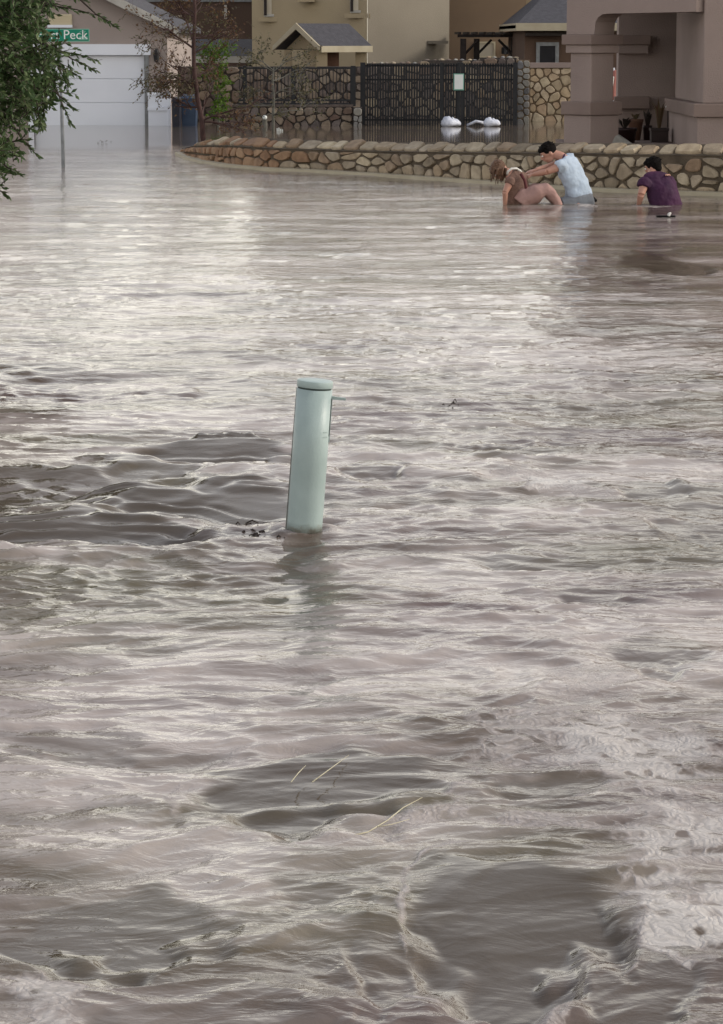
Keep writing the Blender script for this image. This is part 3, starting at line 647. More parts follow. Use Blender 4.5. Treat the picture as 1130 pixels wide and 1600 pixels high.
for i in range(14):
    x = q0.x+.05+(q1.x-q0.x-.1)*i/13
    MB().box(x-.04, x+.04, 77.6, 80.9, q0.z+.045, q0.z+.105).build('rafter', M['wood_dark'], pg)

# ------------------------------------------------------------------ house with grey roof (behind the porch column)
h3 = thing('grey_roof_house', (W(860, 60, 72).x, 72, 0), 'single-storey house with grey shingle roof, left of the big porch column', 'house')
f0, f1 = W(806, 38, 71.4), W(990, 38, 71.4); wl = W(820, 60, 72).x
MB().box(wl, f1.x, 72, 80, -.62, W(850, 48, 72).z).build('wall', M['stucco_dark'], h3)
fz = f0.z
MB().box(f0.x, f1.x, 71.3, 71.36, W(850, 48, 71.4).z, W(850, 36, 71.4).z).build('fascia', M['fascia_tan'], h3)
MB().box(f0.x, f0.x+.06, 71.361, 80, W(850, 48, 71.4).z, W(850, 36, 71.4).z).build('fascia', M['fascia_tan'], h3)
MB().add([(f0.x, 71.37, fz-.02), (f1.x, 71.37, fz-.02), (f1.x, 75.7, fz+1.5), (f0.x+1.7, 75.7, fz+1.5), (f0.x, 80, fz-.02), (f1.x, 80, fz-.02), (f0.x, 71.37, fz-.1), (f1.x, 71.37, fz-.1), (f1.x, 80, fz-.1), (f0.x, 80, fz-.1)],
  [(0, 1, 2, 3), (0, 3, 4), (3, 2, 5, 4), (6, 9, 8, 7), (0, 6, 7, 1), (4, 9, 6, 0), (1, 7, 8, 5, 2), (5, 8, 9, 4)]).build('roof', M['shingle'], h3)
window(h3, (838, 66), (873, 104), 71.95, M['grey_metal'], M['glass'], .09, False)
q0, q1 = W(822, 51, 71.7), W(895, 56, 71.7); MB().box(q0.x, q1.x, 71.5, 71.99, q1.z, q0.z).build('soffit_board', M['wood_dark'], h3)

# ------------------------------------------------------------------ rear stone walls
rw = thing('rear_stone_wall', (0, 66.5, 0), 'tall dark purplish stone wall running behind the iron gate and fence', 'wall')
def topz(x, Y=66.5):     # stepped top line
    px = CX+x/Y*FPX*cs
    return W(600, 104 if px < 575 else 99 if px < 660 else 94 if px < 750 else 90, Y).z
xa, xb = W(262, 120, 66.5).x, W(812, 120, 66.5).x
sg_x = [xa]+[W(p, 120, 66.5).x for p in (575, 660, 750)]+[xb]
for i in range(4):
    MB().box(sg_x[i], sg_x[i+1]-.002, 66.5, 66.9, -.62, topz((sg_x[i]+sg_x[i+1])/2)).build('mortar_core', M['mortar_dark'], rw)
rnd = random.Random(5)
cells = voronoi(scatter(xa, xb, -.1, topz(xb-.1)+.02, .27, .2, rnd, .3), xa, xb, -.12, topz(xb-.1)+.02)
cells = [c for c in cells if sum(p[1] for p in c)/len(c) < topz(sum(p[0] for p in c)/len(c))-.04]
cells = [clip(c, (0, topz(sum(p[0] for p in c)/len(c))), (0, 1)) for c in cells]
cells = [c for c in cells if len(c) > 2]
print('rear stones', len(cells))
stones(rw, cells, face_map(0, 66.5), .016, .05, 1, M['stone_dark'], limit=298, pick=lambda c, r: M['stone_dark'] if c[0][0] < W(575, 120, 66.5).x else (M['stone_dark'] if r.random() < .68 else M['stone']))
for i in range(52):      # cap pebbles along the top
    x = xa+(xb-xa)*(i+.5)/52
    if (CX+x/66.5*FPX) < 575: continue
    MB().ball((x+random.uniform(-.03, .03), 66.66, topz(x)-.01), (.08*random.uniform(.6, 1.25), .12, random.uniform(.03, .06)), 7, 4).build('cap_stone', random.choice((M['stone_dark'], M['stone'], M['stone_grey'])), rw)
# low wall carrying the fence
lw = thing('low_fence_wall', (0, 62.5, 0), 'low dark stone wall under the black iron fence, left of the gate', 'wall')
xa, xb = W(352, 170, 62.5).x, W(552, 170, 62.5).x; zt = W(450, 167, 62.5).z
MB().box(xa, xb, 62.5, 62.8, -.62, zt).build('mortar_core', M['mortar_dark'], lw)
MB().box(xa, xb, 62.47, 62.83, zt+.002, zt+.05).build('cap', M['stone_dark'], lw)
stones(lw, voronoi(scatter(xa, xb, -.05, zt, .2, .15, rnd), xa, xb, -.08, zt), face_map(0, 62.5), .012, .05, 2, M['stone_dark'])
pw = thing('stone_pier', (W(555, 170, 62.3).x, 62.3, 0), 'small pale stone pier between the iron fence and the gate', 'pier')
xa, xb, zt2 = W(552, 170, 62.3).x, W(566, 170, 62.3).x, W(450, 168, 62.3).z
MB().box(xa, xb, 62.34, 62.7, -.62, zt2).build('mortar_core', M['mortar_dark'], pw)
stones(pw, voronoi([(xa+.05, .04), (xa+.15, .02), (xa+.06, .17), (xa+.16, .15), (xa+.09, .28)], xa, xb, -.1, zt2), face_map(0, 62.34), .008, .04, 3, M['stone_grey'])
# grey pier and sandy wall right of the gate
sp = thing('stone_pier', (W(818, 140, 64).x, 64, 0), 'square grey stone gate pier next to the sandy stone wall', 'pier')
xa, xb, zt = W(808, 140, 64).x, W(828, 140, 64).x, W(818, 94, 64).z
MB().box(xa, xb, 64.0, 64.35, -.62, zt).build('mortar_core', M['mortar_tan'], sp)
pts = [(xa+.14*(.5+(i % 2)*1.0)+rnd.uniform(-.03, .03), .06+.155*(i//2)+(.05 if i % 2 else 0)+rnd.uniform(-.03, .03)) for i in range(18)]
stones(sp, voronoi(pts, xa, xb, -.05, zt), face_map(0, 64.0), .011, .04, 4, M['stone_grey'])
sw = thing('sandy_stone_wall', (W(860, 140, 66).x, 66, 0), 'bright sandy flagstone wall between the gate pier and the porch column', 'wall')
xa, xb, zt = W(827, 140, 66).x+.01, W(915, 140, 66).x, W(860, 106, 66).z
MB().box(xa, xb, 66, 66.3, -.62, zt).build('mortar_core', M['mortar_tan'], sw)
MB().box(xa-.0, xb+.02, 65.93, 66.36, zt+.002, W(860, 98, 66).z).build('cap', M['stucco_mauve'], sw)
stones(sw, voronoi(scatter(xa, xb, -.02, zt, .23, .17, random.Random(9), .42), xa, xb, -.06, zt), face_map(0, 66), .013, .045, 6, M['stone_tan'])

# ------------------------------------------------------------------ iron fence and gate
def rails_and_bars(t, x0, x1, Y, z0, z1, rails, n, r=.011, name='bar'):
    me_ = MB().box(-r, r, -r, r, 0, z1-z0).mesh(name, M['iron'])
    for i in range(n): link_copy(me_, name, t, (x0+(x1-x0)*(i+.5)/n, Y, z0))
    for z in rails: MB().box(x0, x1, Y-.02, Y-.0125, z-.02, z+.02).build('rail', M['iron'], t)
fe = thing('iron_fence', (W(460, 150, 62.55).x, 62.62, 0), 'black iron picket fence on the low dark stone wall', 'fence')
z0, z1 = W(450, 166, 62.6).z, W(450, 105, 62.6).z
x0, x1 = W(372, 140, 62.6).x, W(556, 140, 62.6).x
rails_and_bars(fe, x0, x1, 62.62, z0, z1, (z1-.02, z0+.13, z0+.05), 34, .009)
for px in (383, 458, 552):
    q = W(px, 140, 62.62).x; wd = .04 if px < 500 else .055
    MB().box(q-wd, q+wd, 62.62-.045, 62.62+.045, z0, z1+.03).build('post', M['iron'], fe)
gt = thing('iron_gate', (W(690, 150, 63).x, 63, 0), 'wide black iron driveway gate with closely set vertical bars', 'gate')
x0, x1 = W(568, 140, 63).x, W(805, 140, 63).x; zt = W(690, 99, 63).z
rails_and_bars(gt, x0, x1, 63.0, -.1, zt, (zt-.05, .12, 1.0), 58, .020)
for px, wd in ((567, .055), (690, .04), (717, .035), (722, .03), (805, .05)):
    q = W(px, 140, 63).x; MB().box(q-wd, q+wd, 62.95, 63.05, -.62, zt+.02).build('post', M['iron'], gt)
sgn = thing('gate_sign', (W(716, 128, 62.9).x, 62.9, 1), 'white rectangular notice board wired to the iron gate', 'sign')
a, b = W(709, 115, 62.9), W(725, 141, 62.9)
MB().box(a.x, b.x, 62.9, 62.915, b.z, a.z).build('board', M['sign_pale'], sgn)
MB().box(a.x+.02, b.x-.02, 62.893, 62.899, b.z+.025, a.z-.02).build('face_sheet', M['sign_white'], sgn)

# ------------------------------------------------------------------ floating bags and pipe at the gate
def bag(px, py, hw, label, seed):
    r_ = random.Random(seed); q = W(px, py, 62.2); q.z = 0; s = q.y/FPX*hw
    t = thing('plastic_bag', (q.x, q.y, 0), label, 'bag', 'white bags floating by the gate')
    mb = MB(); k, m_ = 22, 12; vs = []
    for i in range(m_+1):
        ph = math.pi*(i/m_*.97+.015)
        for j in range(k):
            an = 2*math.pi*j/k; rr = 1+.10*math.sin(an*3+seed)+.07*math.sin(an*7+ph*4)+r_.uniform(-.04, .04)
            zz = math.cos(ph); zz = zz*.55 if zz > 0 else zz*.35
            vs.append((q.x+s*rr*math.sin(ph)**.7*math.cos(an), q.y+s*.8*rr*math.sin(ph)**.7*math.sin(an), .06+s*zz*rr*(1.1-.25*math.cos(an))))
    mb.add(vs, [(i*k+j, (i+1)*k+j, (i+1)*k+(j+1) % k, i*k+(j+1) % k) for i in range(m_) for j in range(k)]+[tuple(range(k))])
    mb.build('sack', M['bag'], t, True)
    MB().tube([(q.x+s*.1, q.y, s*.45), (q.x+s*.16, q.y, s*.68), (q.x+s*.3, q.y-.02, s*.8)], [.05, .025, .05], 7).build('knot', M['bag'], t, True)
bag(704, 190, 15, 'larger white plastic bag floating left, directly below the gate sign', 1)
bag(768, 190, 13, 'smaller white plastic bag floating near the right end of the gate', 2)
q0, q1 = W(731, 190, 62.3), W(755, 190, 62.5); q0.z = q1.z = .02
pp = MB().tube([q0+Vector((0, 0, .0)), (q0+q1)/2+Vector((0, -.3, .09)), q1+Vector((0, 0, .05))], .035, 8).build('plastic_pipe', M['bag'], None, True)
tag(pp, 'short pale curved pipe floating between the two white bags', 'pipe')

# small stakes in the flooded yard
st = thing('utility_stake', tuple(G(414, 203)), 'short pale utility stake in flooded yard near the thin tree', 'stake')
q = G(414, 203); MB().tube([(q.x, q.y, -.4), (q.x, q.y, .22)], .05, 8).build('shaft', M['bark_grey'], st)
MB().ball((q.x, q.y, .26), (.05, .05, .05), 8, 5).build('tip', M['sign_white'], st, True)
q = G(437, 205)
wm = MB()
for i, (dx, hh) in enumerate(((-.07, .10), (-.02, .12), (.03, .08), (.08, .06))): wm.box(q.x+dx*.7-.012, q.x+dx*.7+.012, q.y-.02, q.y+.02, -.05, hh*.6)
tag(wm.build('marker_block', M['sign_white']), 'tiny notched white marker sticking out of yard water beside thin tree', 'marker')

# ------------------------------------------------------------------ island stone wall with slanted coping
base = [(1400, 318), (1250, 311), (1130, 306), (1000, 302), (900, 297), (800, 290), (700, 283), (600, 276), (500, 270), (430, 267), (370, 262), (330, 256), (302, 249), (288, 242)]
topc = {1400: 246, 1250: 244, 1130: 244, 1000: 243, 900: 241, 800: 240, 700: 239, 600: 238, 500: 235, 430: 233, 370: 229, 330: 228, 302: 229, 288: 233}
path = []
for px, py in base:
    p = G(px, py); zt = W(px, topc[px], p.y).z; path.append((p.x, p.y, zt))
# round the end and come back behind
p = path[-1]; path += [(p[0]+.02, p[1]+1.1, .02), (p[0]+.5, p[1]+2.0, .03), (p[0]+1.4, p[1]+2.4, .05)]
S = [0]
for i in range(1, len(path)): S.append(S[-1]+math.hypot(path[i][0]-path[i-1][0], path[i][1]-path[i-1][1]))
def wp(s):
    s = max(0, min(S[-1]-1e-6, s)); i = max(j for j in range(len(S)-1) if S[j] <= s); t = (s-S[i])/(S[i+1]-S[i])
    a, b = path[i], path[i+1]; pos = [a[k]+(b[k]-a[k])*t for k in range(3)]
    def nrm(j):
        j0, j1 = max(0, j-1), min(len(path)-1, j+1); dx, dy = path[j1][0]-path[j0][0], path[j1][1]-path[j0][1]; l = math.hypot(dx, dy); return Vector((-dy/l, dx/l, 0))
    n_ = nrm(i)*(1-t)+nrm(i+1)*t; n_.normalize()
    # front points towards the road (-Y / -X side)
    return pos, (n_ if n_.y < 0 or n_.x < -.5 else n_ if n_.dot(Vector((-.6, -.8, 0))) > 0 else -n_)
iw = thing('island_stone_wall', (path[6][0], path[6][1], 0), 'long low tan fieldstone wall with slanted coping stones and a rounded left end', 'wall')
CAPH = lambda s: .135 if s < S[10] else max(.02, .135*(1-(s-S[10])/(S[-1]-S[10])*1.0))
ns = 150; vs = []; fs = []
for i in range(ns+1):
    s = S[-1]*i/ns; pos, n_ = wp(s); P = Vector((pos[0], pos[1], 0)); zt = pos[2]; ch = CAPH(s)
    vs += [P+Vector((0, 0, -.6)), P+Vector((0, 0, zt)), P+n_*.015+Vector((0, 0, zt+.005)), P-n_*.08+Vector((0, 0, zt+ch*.30)), P-n_*.26+Vector((0, 0, zt+ch)), P-n_*.42+Vector((0, 0, zt+ch*.9)), P-n_*.45+Vector((0, 0, -.6))]
for i in range(ns):
    for j in range(6): fs.append((i*7+j, i*7+j+1, (i+1)*7+j+1, (i+1)*7+j))
MB().add(vs, fs).build('mortar_core', M['mortar'], iw)
def wmap(s, z, o):
    pos, n_ = wp(s); h_ = z*(pos[2]); return Vector((pos[0], pos[1], h_))+n_*o
# body stones: cells in (s, z/top) space
rnd = random.Random(21); pts = []
def swid(s):       # real stone length so that the seen width stays even on the receding wall
    return .275 if s < S[10] else .2
s = .1
while s < S[11]:
    w_ = swid(s)*rnd.uniform(.75, 1.25); nrow = 3 if s < S[5] else 2 if s < S[10] else 2
    off = rnd.uniform(-.08, .08)
    for r_ in range(nrow): pts.append((s+rnd.uniform(-.42, .42)*w_, (r_+.5)/nrow+off+rnd.uniform(-.17, .17)))
    s += w_*.86
sc_z = .48
P2 = [(a, b*sc_z) for a, b in pts]
cells = voronoi(P2, 0, S[11], -.04, sc_z*.985, .55)
cells = [[(a, b/sc_z) for a, b in c] for c in cells]
def wmap2(s, z, o): return wmap(s, z, o)
rnd2 = random.Random(3); k = 0
def pick(c, r): return M['stone_red'] if c[0][0] > S[9]+rnd2.uniform(-.8, .4) else M['stone']
def stone_wall_stone(c, r):
    # gap in metres on s, fraction on z
    cz_ = [(a, b*.45) for a, b in c]
    f = lambda s, z, o: wmap(s, z/.45, o)
    return stone_mesh(cz_, f, r.uniform(.012, .026), .042, r, pick(c, r))
for c in cells:
    me_ = stone_wall_stone(c, rnd2)
    if me_: o = bpy.data.objects.new('stone', me_); COL.objects.link(o); o.parent = iw; o.matrix_parent_inverse = Matrix.Translation(iw.location).inverted(); k += 1
# small stones round the tapering end
s = S[11]+.02
while s < S[14]:
    w_ = rnd.uniform(.16, .26)
    for r_ in range(2):
        me_ = stone_mesh([(s, (r_*.5)*.3), (s+w_*.95, (r_*.5+.02)*.3), (s+w_*.9, (r_*.5+.46)*.3), (s+w_*.08, (r_*.5+.48)*.3)], lambda a, z, o: wmap(a, z/.3, o), .012, .06, rnd2, M['stone_red'])
        if me_: o = bpy.data.objects.new('stone', me_); COL.objects.link(o); o.parent = iw; o.matrix_parent_inverse = Matrix.Translation(iw.location).inverted()
    s += w_
nk = 120; vk = []; fk = []
for i in range(nk+1):
    pos, n_ = wp(S[13]*i/nk); P = Vector((pos[0], pos[1], 0))
    vk += [P+n_*.03+Vector((0, 0, -.3)), P+n_*.03+Vector((0, 0, .052)), P+n_*.15+Vector((0, 0, .046)), P+n_*.17+Vector((0, 0, -.3))]
for i in range(nk):
    for j in range(3): fk.append((i*4+j, (i+1)*4+j, (i+1)*4+j+1, i*4+j+1))
MB().add(vk, fk).build('footing', M['fascia_tan'], iw)
print('island stones', k)
# coping stones: slanting pieces bedded on the sloping top
def capmap(s, v, o):
    pos, n_ = wp(s); ch = CAPH(s); up_ = (Vector((0, 0, .26))+n_*ch).normalized()
    return Vector((pos[0], pos[1], pos[2]))-n_*(v-.02)+Vector((0, 0, ch*v/.26))+up_*(o-.012)
s = .05
while s < S[12]:
    w_ = (.30 if s < S[10] else .24)*rnd.uniform(.7, 1.3); l0 = rnd.uniform(-.04, .06); v0, v1 = rnd.uniform(0, .03), rnd.uniform(.20, .27)
    jt = lambda a: rnd.uniform(-a, a)
    poly = [(s+jt(.02), v0), (s+w_+jt(.02), v0+jt(.015)), (s+w_*1.02+l0*.5+jt(.03), (v0+v1)/2), (s+w_+l0+jt(.03), v1), (s+l0+jt(.03), v1+jt(.02)), (s+l0*.4+jt(.02), (v0+v1)/2)]
    me_ = stone_mesh(poly, capmap, .02, .045, rnd2, M['stone'] if s < S[9] or rnd.random() < .3 else M['stone_red'])
    if me_: o = bpy.data.objects.new('coping_stone', me_); COL.objects.link(o); o.parent = iw; o.matrix_parent_inverse = Matrix.Translation(iw.location).inverted()
    s += w_

# ------------------------------------------------------------------ porch house (right)
ph_ = thing('porch_house', (W(1010, 150, 39).x, 39, 0), 'mauve-grey stucco house with a big arched porch and square banded columns, right', 'house')
def PB(px0, px1, py0, py1, Y0, Y1, ref=None):
    a, b = W(px0, (py0+py1)/2, Y0), W(px1, (py0+py1)/2, Y0); z1, z0 = W(px0, py0, Y0).z, W(px0, py1, Y0).z
    return a.x, b.x, Y0, Y1, z0, z1
def colbox(cx, cy, hw, hd, z0, z1, ang):
    """turned square section"""
    c, s_ = math.cos(ang), math.sin(ang)
    pts_ = [(cx+a*hw*c-b*hd*s_, cy+a*hw*s_+b*hd*c, z0) for a, b in ((-1, -1), (1, -1), (1, 1), (-1, 1))]
    return MB().prism(pts_[::1], (0, 0, z1-z0))
PY = 37.6; cc = W(925, 120, PY+.24); ang = R(38)
zz = lambda py, Y=PY: W(925, py, Y).z
hw = .205
colbox(cc.x, cc.y, hw, hw, zz(161), zz(82), ang).build('column', M['stucco_mauve'], ph_, bevel=.02)
colbox(cc.x, cc.y, hw+.055, hw+.055, -.62, zz(180)-.002, ang).build('column_base', M['stucco_mauve'], ph_, bevel=.015)
colbox(cc.x, cc.y, hw+.085, hw+.085, zz(180), zz(159), ang).build('plinth_band', M['trim_mauve'], ph_, bevel=.012)
colbox(cc.x, cc.y, hw+.045, hw+.045, zz(83), zz(70)-.002, ang).build('capital', M['stucco_mauve'], ph_, bevel=.01)
colbox(cc.x, cc.y, hw+.085, hw+.085, zz(70), zz(54), ang).build('capital', M['trim_mauve'], ph_, bevel=.01)
# arch wall: outline in the plane from the left column to the right pier, with thickness
rcx = W(1115, 100, 36.4); dirv = Vector((rcx.x-cc.x, rcx.y-cc.y, 0)); Ld = dirv.length; dirv.normalize(); nv = Vector((dirv.y, -dirv.x, 0))
c0 = Vector((cc.x, cc.y, 0))
zcap = zz(54)+.002; zb = zz(21.5); TH = .2
arch = [(-.28, zcap), (.20, zcap), (.205, zcap+.03), (.22, zb-.11), (.26, zb-.05), (.33, zb-.01), (.42, zb)]
prof = arch+[(Ld-.14, zb+.015), (Ld-.14, zb+1.9), (-.28, zb+1.9)]
f_ = [c0+dirv*a+nv*TH+Vector((0, 0, z)) for a, z in prof]
MB().prism(f_, nv*(-2*TH)).build('arch_wall', M['stucco_mauve'], ph_)
# second storey mass above and behind
x0_, x1_ = cc.x+.3, cc.x+9
MB().box(x0_, x1_, 38.35, 47, zb+.6, 4.3).build('upper_wall', M['stucco_mauve'], ph_)
MB().box(x0_-.4, x1_+.3, 37.9, 47.3, 4.302, 4.5).build('roof', M['shingle'], ph_)
MB().box(cc.x+.26, x1_, 37.9, 40.4, zb+.35, zb+.55).build('porch_ceiling', M['trim_mauve'], ph_)
# right pier
rx0 = W(1099, 100, 36.4).x
MB().box(rx0, rx0+5, 36.4, 39.6, zz(162, 36.4), zb+2.4).build('wall', M['stucco_mauve'], ph_, bevel=.02)
MB().box(rx0+.06-.13, rx0+5, 36.33, 39.7, -.62, zz(183, 36.4)-.002).build('wall_base', M['stucco_mauve'], ph_, bevel=.01)
MB().box(rx0-.125, rx0+5, 36.28, 39.8, zz(183, 36.4), zz(162, 36.4)+.002).build('plinth_band', M['trim_mauve'], ph_, bevel=.012)
# rear wall and its bands
ry = 40.4; wx0 = W(966, 120, ry).x
MB().box(wx0, rx0+5, ry, ry+.3, -.62, zb+.34).build('wall', M['stucco_mauve'], ph_)
MB().box(wx0+.66, wx0+.96, ry+.3, 47, -.62, zb+.6).build('wall', M['stucco_mauve'], ph_)
zr = lambda py: W(990, py, ry-.2).z
bx1 = W(1017, 120, ry-.2).x
MB().box(wx0-.03, bx1, ry-.16, ry-.002, zr(70)+.002, zr(55)).build('wall_band', M['trim_mauve'], ph_, bevel=.01)
MB().box(wx0-.01, bx1-.03, ry-.12, ry-.002, zr(84), zr(70)).build('wall_band', M['stucco_mauve'], ph_, bevel=.01)
MB().box(wx0-.06, bx1, ry-.16, ry-.002, zr(170), zr(151)).build('wall_band', M['trim_mauve'], ph_, bevel=.01)
# porch floor slab and ledge
MB().box(cc.x-.3, rx0+5, 37.2, ry-.002, -.62, zz(229)).build('porch_floor', M['trim_mauve'], ph_)
fl = zz(229)+.0
# folded umbrella seen through the gap
uq = W(959, 130, 52); um = thing('patio_umbrella', (uq.x, 52, 0), 'folded faded-red patio umbrella glimpsed between porch column and wall', 'umbrella')
MB().tube([(uq.x, 52, -.6), (uq.x, 52, W(959, 106, 52).z)], .02, 8).build('pole', M['white'], um)
zt_, zb_ = W(959, 112, 52).z, W(957, 150, 52).z
MB().loft([(uq.x-.03, 52, zb_), (uq.x-.02, 52, (zt_+zb_)/2), (uq.x+.02, 52, zt_)], [(.11, .1), (.10, .08), (.04, .04)], (1, 0, 0), 10).build('canopy', M['red_cloth'], um)
MB().loft([(uq.x-.09, 51.9, zb_-.09), (uq.x-.07, 51.9, (zt_+zb_)/2-.1), (uq.x-.02, 51.9, zt_-.1)], [(.035, .03), (.045, .03), (.02, .02)], (1, 0, 0), 8).build('valance', M['white_trim'], um)
# pots and plants in the porch
def pot(px, py0, py1, hwpx, Y, mt, label, flare=1.2, square=False):
    a = W(px, py0, Y); zb2 = fl; hw_ = hwpx*Y/FPX
    t = thing('plant_pot', (a.x, Y, zb2), label, 'plant pot', 'pots in the porch')
    k = 4 if square else 14; mb = MB()
    prof_ = [(.01, zb2+.002), (hw_/flare, zb2+.002), (hw_*.98, a.z-.04), (hw_*1.05, a.z-.035), (hw_*1.05, a.z), (hw_*.9, a.z), (hw_*.86, a.z-.03)]
    vs_ = [(a.x+r_*math.cos(2*math.pi*(j+.5)/k), Y+r_*math.sin(2*math.pi*(j+.5)/k), z) for r_, z in prof_ for j in range(k)]
    mb.add(vs_, [(i*k+j, i*k+(j+1) % k, (i+1)*k+(j+1) % k, (i+1)*k+j) for i in range(len(prof_)-1) for j in range(k)]); mb.build('vessel', mt, t, not square)
    MB().add([(a.x+hw_*.85*math.cos(2*math.pi*(j+.5)/k), Y+hw_*.85*math.sin(2*math.pi*(j+.5)/k), a.z-.028) for j in range(k)], [tuple(range(k))]).build('soil', M['soil'], t)
    return t, a
def blades(t, a, n, hgt, spread, mt, seed, wid=.02, z=None, nm='leaves'):
    r_ = random.Random(seed); mb = MB()
    for i in range(n):
        an = r_.uniform(0, 2*math.pi); d_ = Vector((math.cos(an), math.sin(an), 0)); s_ = r_.uniform(.3, 1)*spread; h_ = hgt*r_.uniform(.6, 1.1)
        p0 = Vector(a)+d_*.02; p1 = p0+d_*s_*.4+Vector((0, 0, h_*.7)); p2 = p0+d_*s_+Vector((0, 0, h_*r_.uniform(.7, 1)))
        sd_ = Vector((-d_.y, d_.x, 0))*wid
        mb.add([p0-sd_*.5, p0+sd_*.5, p1-sd_, p1+sd_, p2], [(0, 1, 3, 2), (2, 3, 4)])
    tag(mb.build(nm, mt, t), kind='stuff' if n > 40 else None)
t, a = pot(976, 200, 226, 19, 39.0, M['pot'], 'low dark bowl planter at the left end of the porch, beside the column'); blades(t, a, 36, .16, .22, M['bark_dark'], 1, .016)
t, a = pot(993, 186, 226, 12, 39.9, M['terracotta'], 'rounded brown urn standing behind the dark porch pots', 1.5); blades(t, a, 12, .1, .1, M['leaf_rust'], 2)
t, a = pot(1030, 200, 226, 19, 39.2, M['pot'], 'square dark pot in the middle of the porch', 1.05, True); blades(t, a, 26, .42, .12, M['leaf_rust'], 3, .01)
t, a = pot(1082, 202, 226, 13, 38.6, M['pot'], 'dark pot with an upright spiky plant by the right porch pier'); blades(t, a, 70, .34, .17, M['bark_dark'], 4, .018); 
t, a = pot(1012, 196, 226, 7, 40.0, M['pot'], 'tall narrow dark pot with drooping leaf against porch wall'); blades(t, a, 14, .22, .1, M['bark_dark'], 5, .03)
q = W(1044, 166, 39.6); gl = thing('garden_light', (q.x, 39.6, fl), 'slender garden light with a small pale cap in the porch', 'lamp')
MB().tube([(q.x, 39.6, fl), (q.x, 39.6, q.z)], .008, 6).build('stem', M['wood_dark'], gl)
MB().tube([(q.x, 39.6, q.z-.015), (q.x, 39.6, q.z+.005), (q.x, 39.6, q.z+.02)], [.035, .04, .01], 10).build('cap', M['sign_white'], gl)
q = W(968, 218, 37.9); sb = MB(); sb.add([(q.x-.13, 37.7, fl), (q.x+.22, 37.8, fl), (q.x+.22, 38.1, fl), (q.x-.13, 38.0, fl), (q.x-.12, 37.75, fl+.17), (q.x-.02, 37.78, fl+.15), (q.x-.0, 38.0, fl+.15), (q.x-.12, 37.95, fl+.17)],
  [(3, 2, 1, 0), (4, 5, 6, 7), (0, 1, 5, 4), (1, 2, 6, 5), (2, 3, 7, 6), (3, 0, 4, 7)])
tag(sb.build('landscape_rock', M['stone_grey'], bevel=.03), 'sloping grey rock at the foot of the left porch column', 'rock')

# ------------------------------------------------------------------ street sign
q = G(99, 262); ss = thing('street_sign', (q.x, q.y, 0), 'green street name sign on a thin grey leaning pole, half hidden by leaves', 'sign')
SY = q.y; tp = W(94, 66, SY)
MB().tube([(q.x+.01, SY, -.6), (q.x, SY, 0), (tp.x, SY, tp.z)], .028, 8).build('pole', M['grey_metal'], ss, True)
a, b = W(55, 45, SY-.04), W(140, 65, SY-.04)
pl_ = MB().box(a.x, b.x, SY-.045, SY-.035, b.z, a.z).build('sign_blade', M['sign_pale'], ss)
o = MB().box(a.x+.012, b.x-.012, SY-.049, SY-.046, b.z+.012, a.z-.012).build('green_face', M['green_sign'], pl_); o.matrix_parent_inverse = Matrix.Identity(4)
MB().box(tp.x-.03, tp.x+.03, SY-.034, SY+.03, tp.z-.08, tp.z+.02).build('bracket', M['grey_metal'], ss)
def text(s, x, z, size, mt, parent, Y):
    cu = bpy.data.curves.new('lettering', 'FONT'); cu.body = s; cu.size = size; cu.extrude = .0012
    o = bpy.data.objects.new('lettering', cu); COL.objects.link(o)
    dg = bpy.context.evaluated_depsgraph_get(); me_ = bpy.data.meshes.new_from_object(o.evaluated_get(dg)); bpy.data.objects.remove(o)
    me_.name = 'lettering'; me_.materials.clear(); me_.materials.append(mt)
    o = bpy.data.objects.new('lettering', me_); COL.objects.link(o); o.parent = parent
    o.location = Vector((x, Y, z)); o.rotation_euler = (R(90), 0, 0); return o
a2 = W(58, 61, SY-.05); text('Fort Peck', a2.x, a2.z, .19, M['sign_white'], pl_, SY-.051)
a2 = W(124, 54, SY-.05); text('CT', a2.x, a2.z, .075, M['sign_pale'], pl_, SY-.051)
a2, b2_ = W(124, 62, SY-.05), W(137, 57, SY-.05)
o = MB().box(a2.x, b2_.x, SY-.0515, SY-.0495, a2.z, b2_.z).build('number_strip', M['sign_pale'], pl_); o.matrix_parent_inverse = Matrix.Identity(4)

# ------------------------------------------------------------------ trees
def leaf(mb, p, d, L, wd, r_):
    d = d.normalized(); s_ = d.cross(Vector((r_.uniform(-1, 1), r_.uniform(-1, 1), r_.uniform(-1, 1))))
    if s_.length < .05: s_ = d.cross(Vector((0, 0, 1)))
    s_.normalize(); n_ = d.cross(s_)
    mb.add([p, p+d*L*.5+s_*wd+n_*wd*.25, p+d*L, p+d*L*.5-s_*wd+n_*wd*.25], [(0, 1, 2), (0, 2, 3)])
def sprig(mbt, mbl, p, d, L, r_, nl, ll, lw, rt=.004, droop=.25):
    pts_ = [p.copy()]; q = p.copy(); dd = d.normalized()
    for i in range(4):
        dd = (dd+Vector((r_.uniform(-.3, .3), r_.uniform(-.3, .3), r_.uniform(-.25, .2)-droop*.3))).normalized(); q = q+dd*L/4; pts_.append(q.copy())
    if mbt: mbt.tube(pts_, [rt, rt*.9, rt*.75, rt*.6, rt*.35], 3, False)
    for k_ in range(nl):
        t_ = (k_+.5)/nl; j = min(3, int(t_*4)); pp_ = pts_[j].lerp(pts_[j+1], t_*4-j); dr = (pts_[j+1]-pts_[j]).normalized()
        leaf(mbl, pp_, dr+Vector((r_.uniform(-1, 1), r_.uniform(-1, 1), r_.uniform(-.9, .7)))*.8, ll*r_.uniform(.7, 1.25), lw, r_)
    return pts_
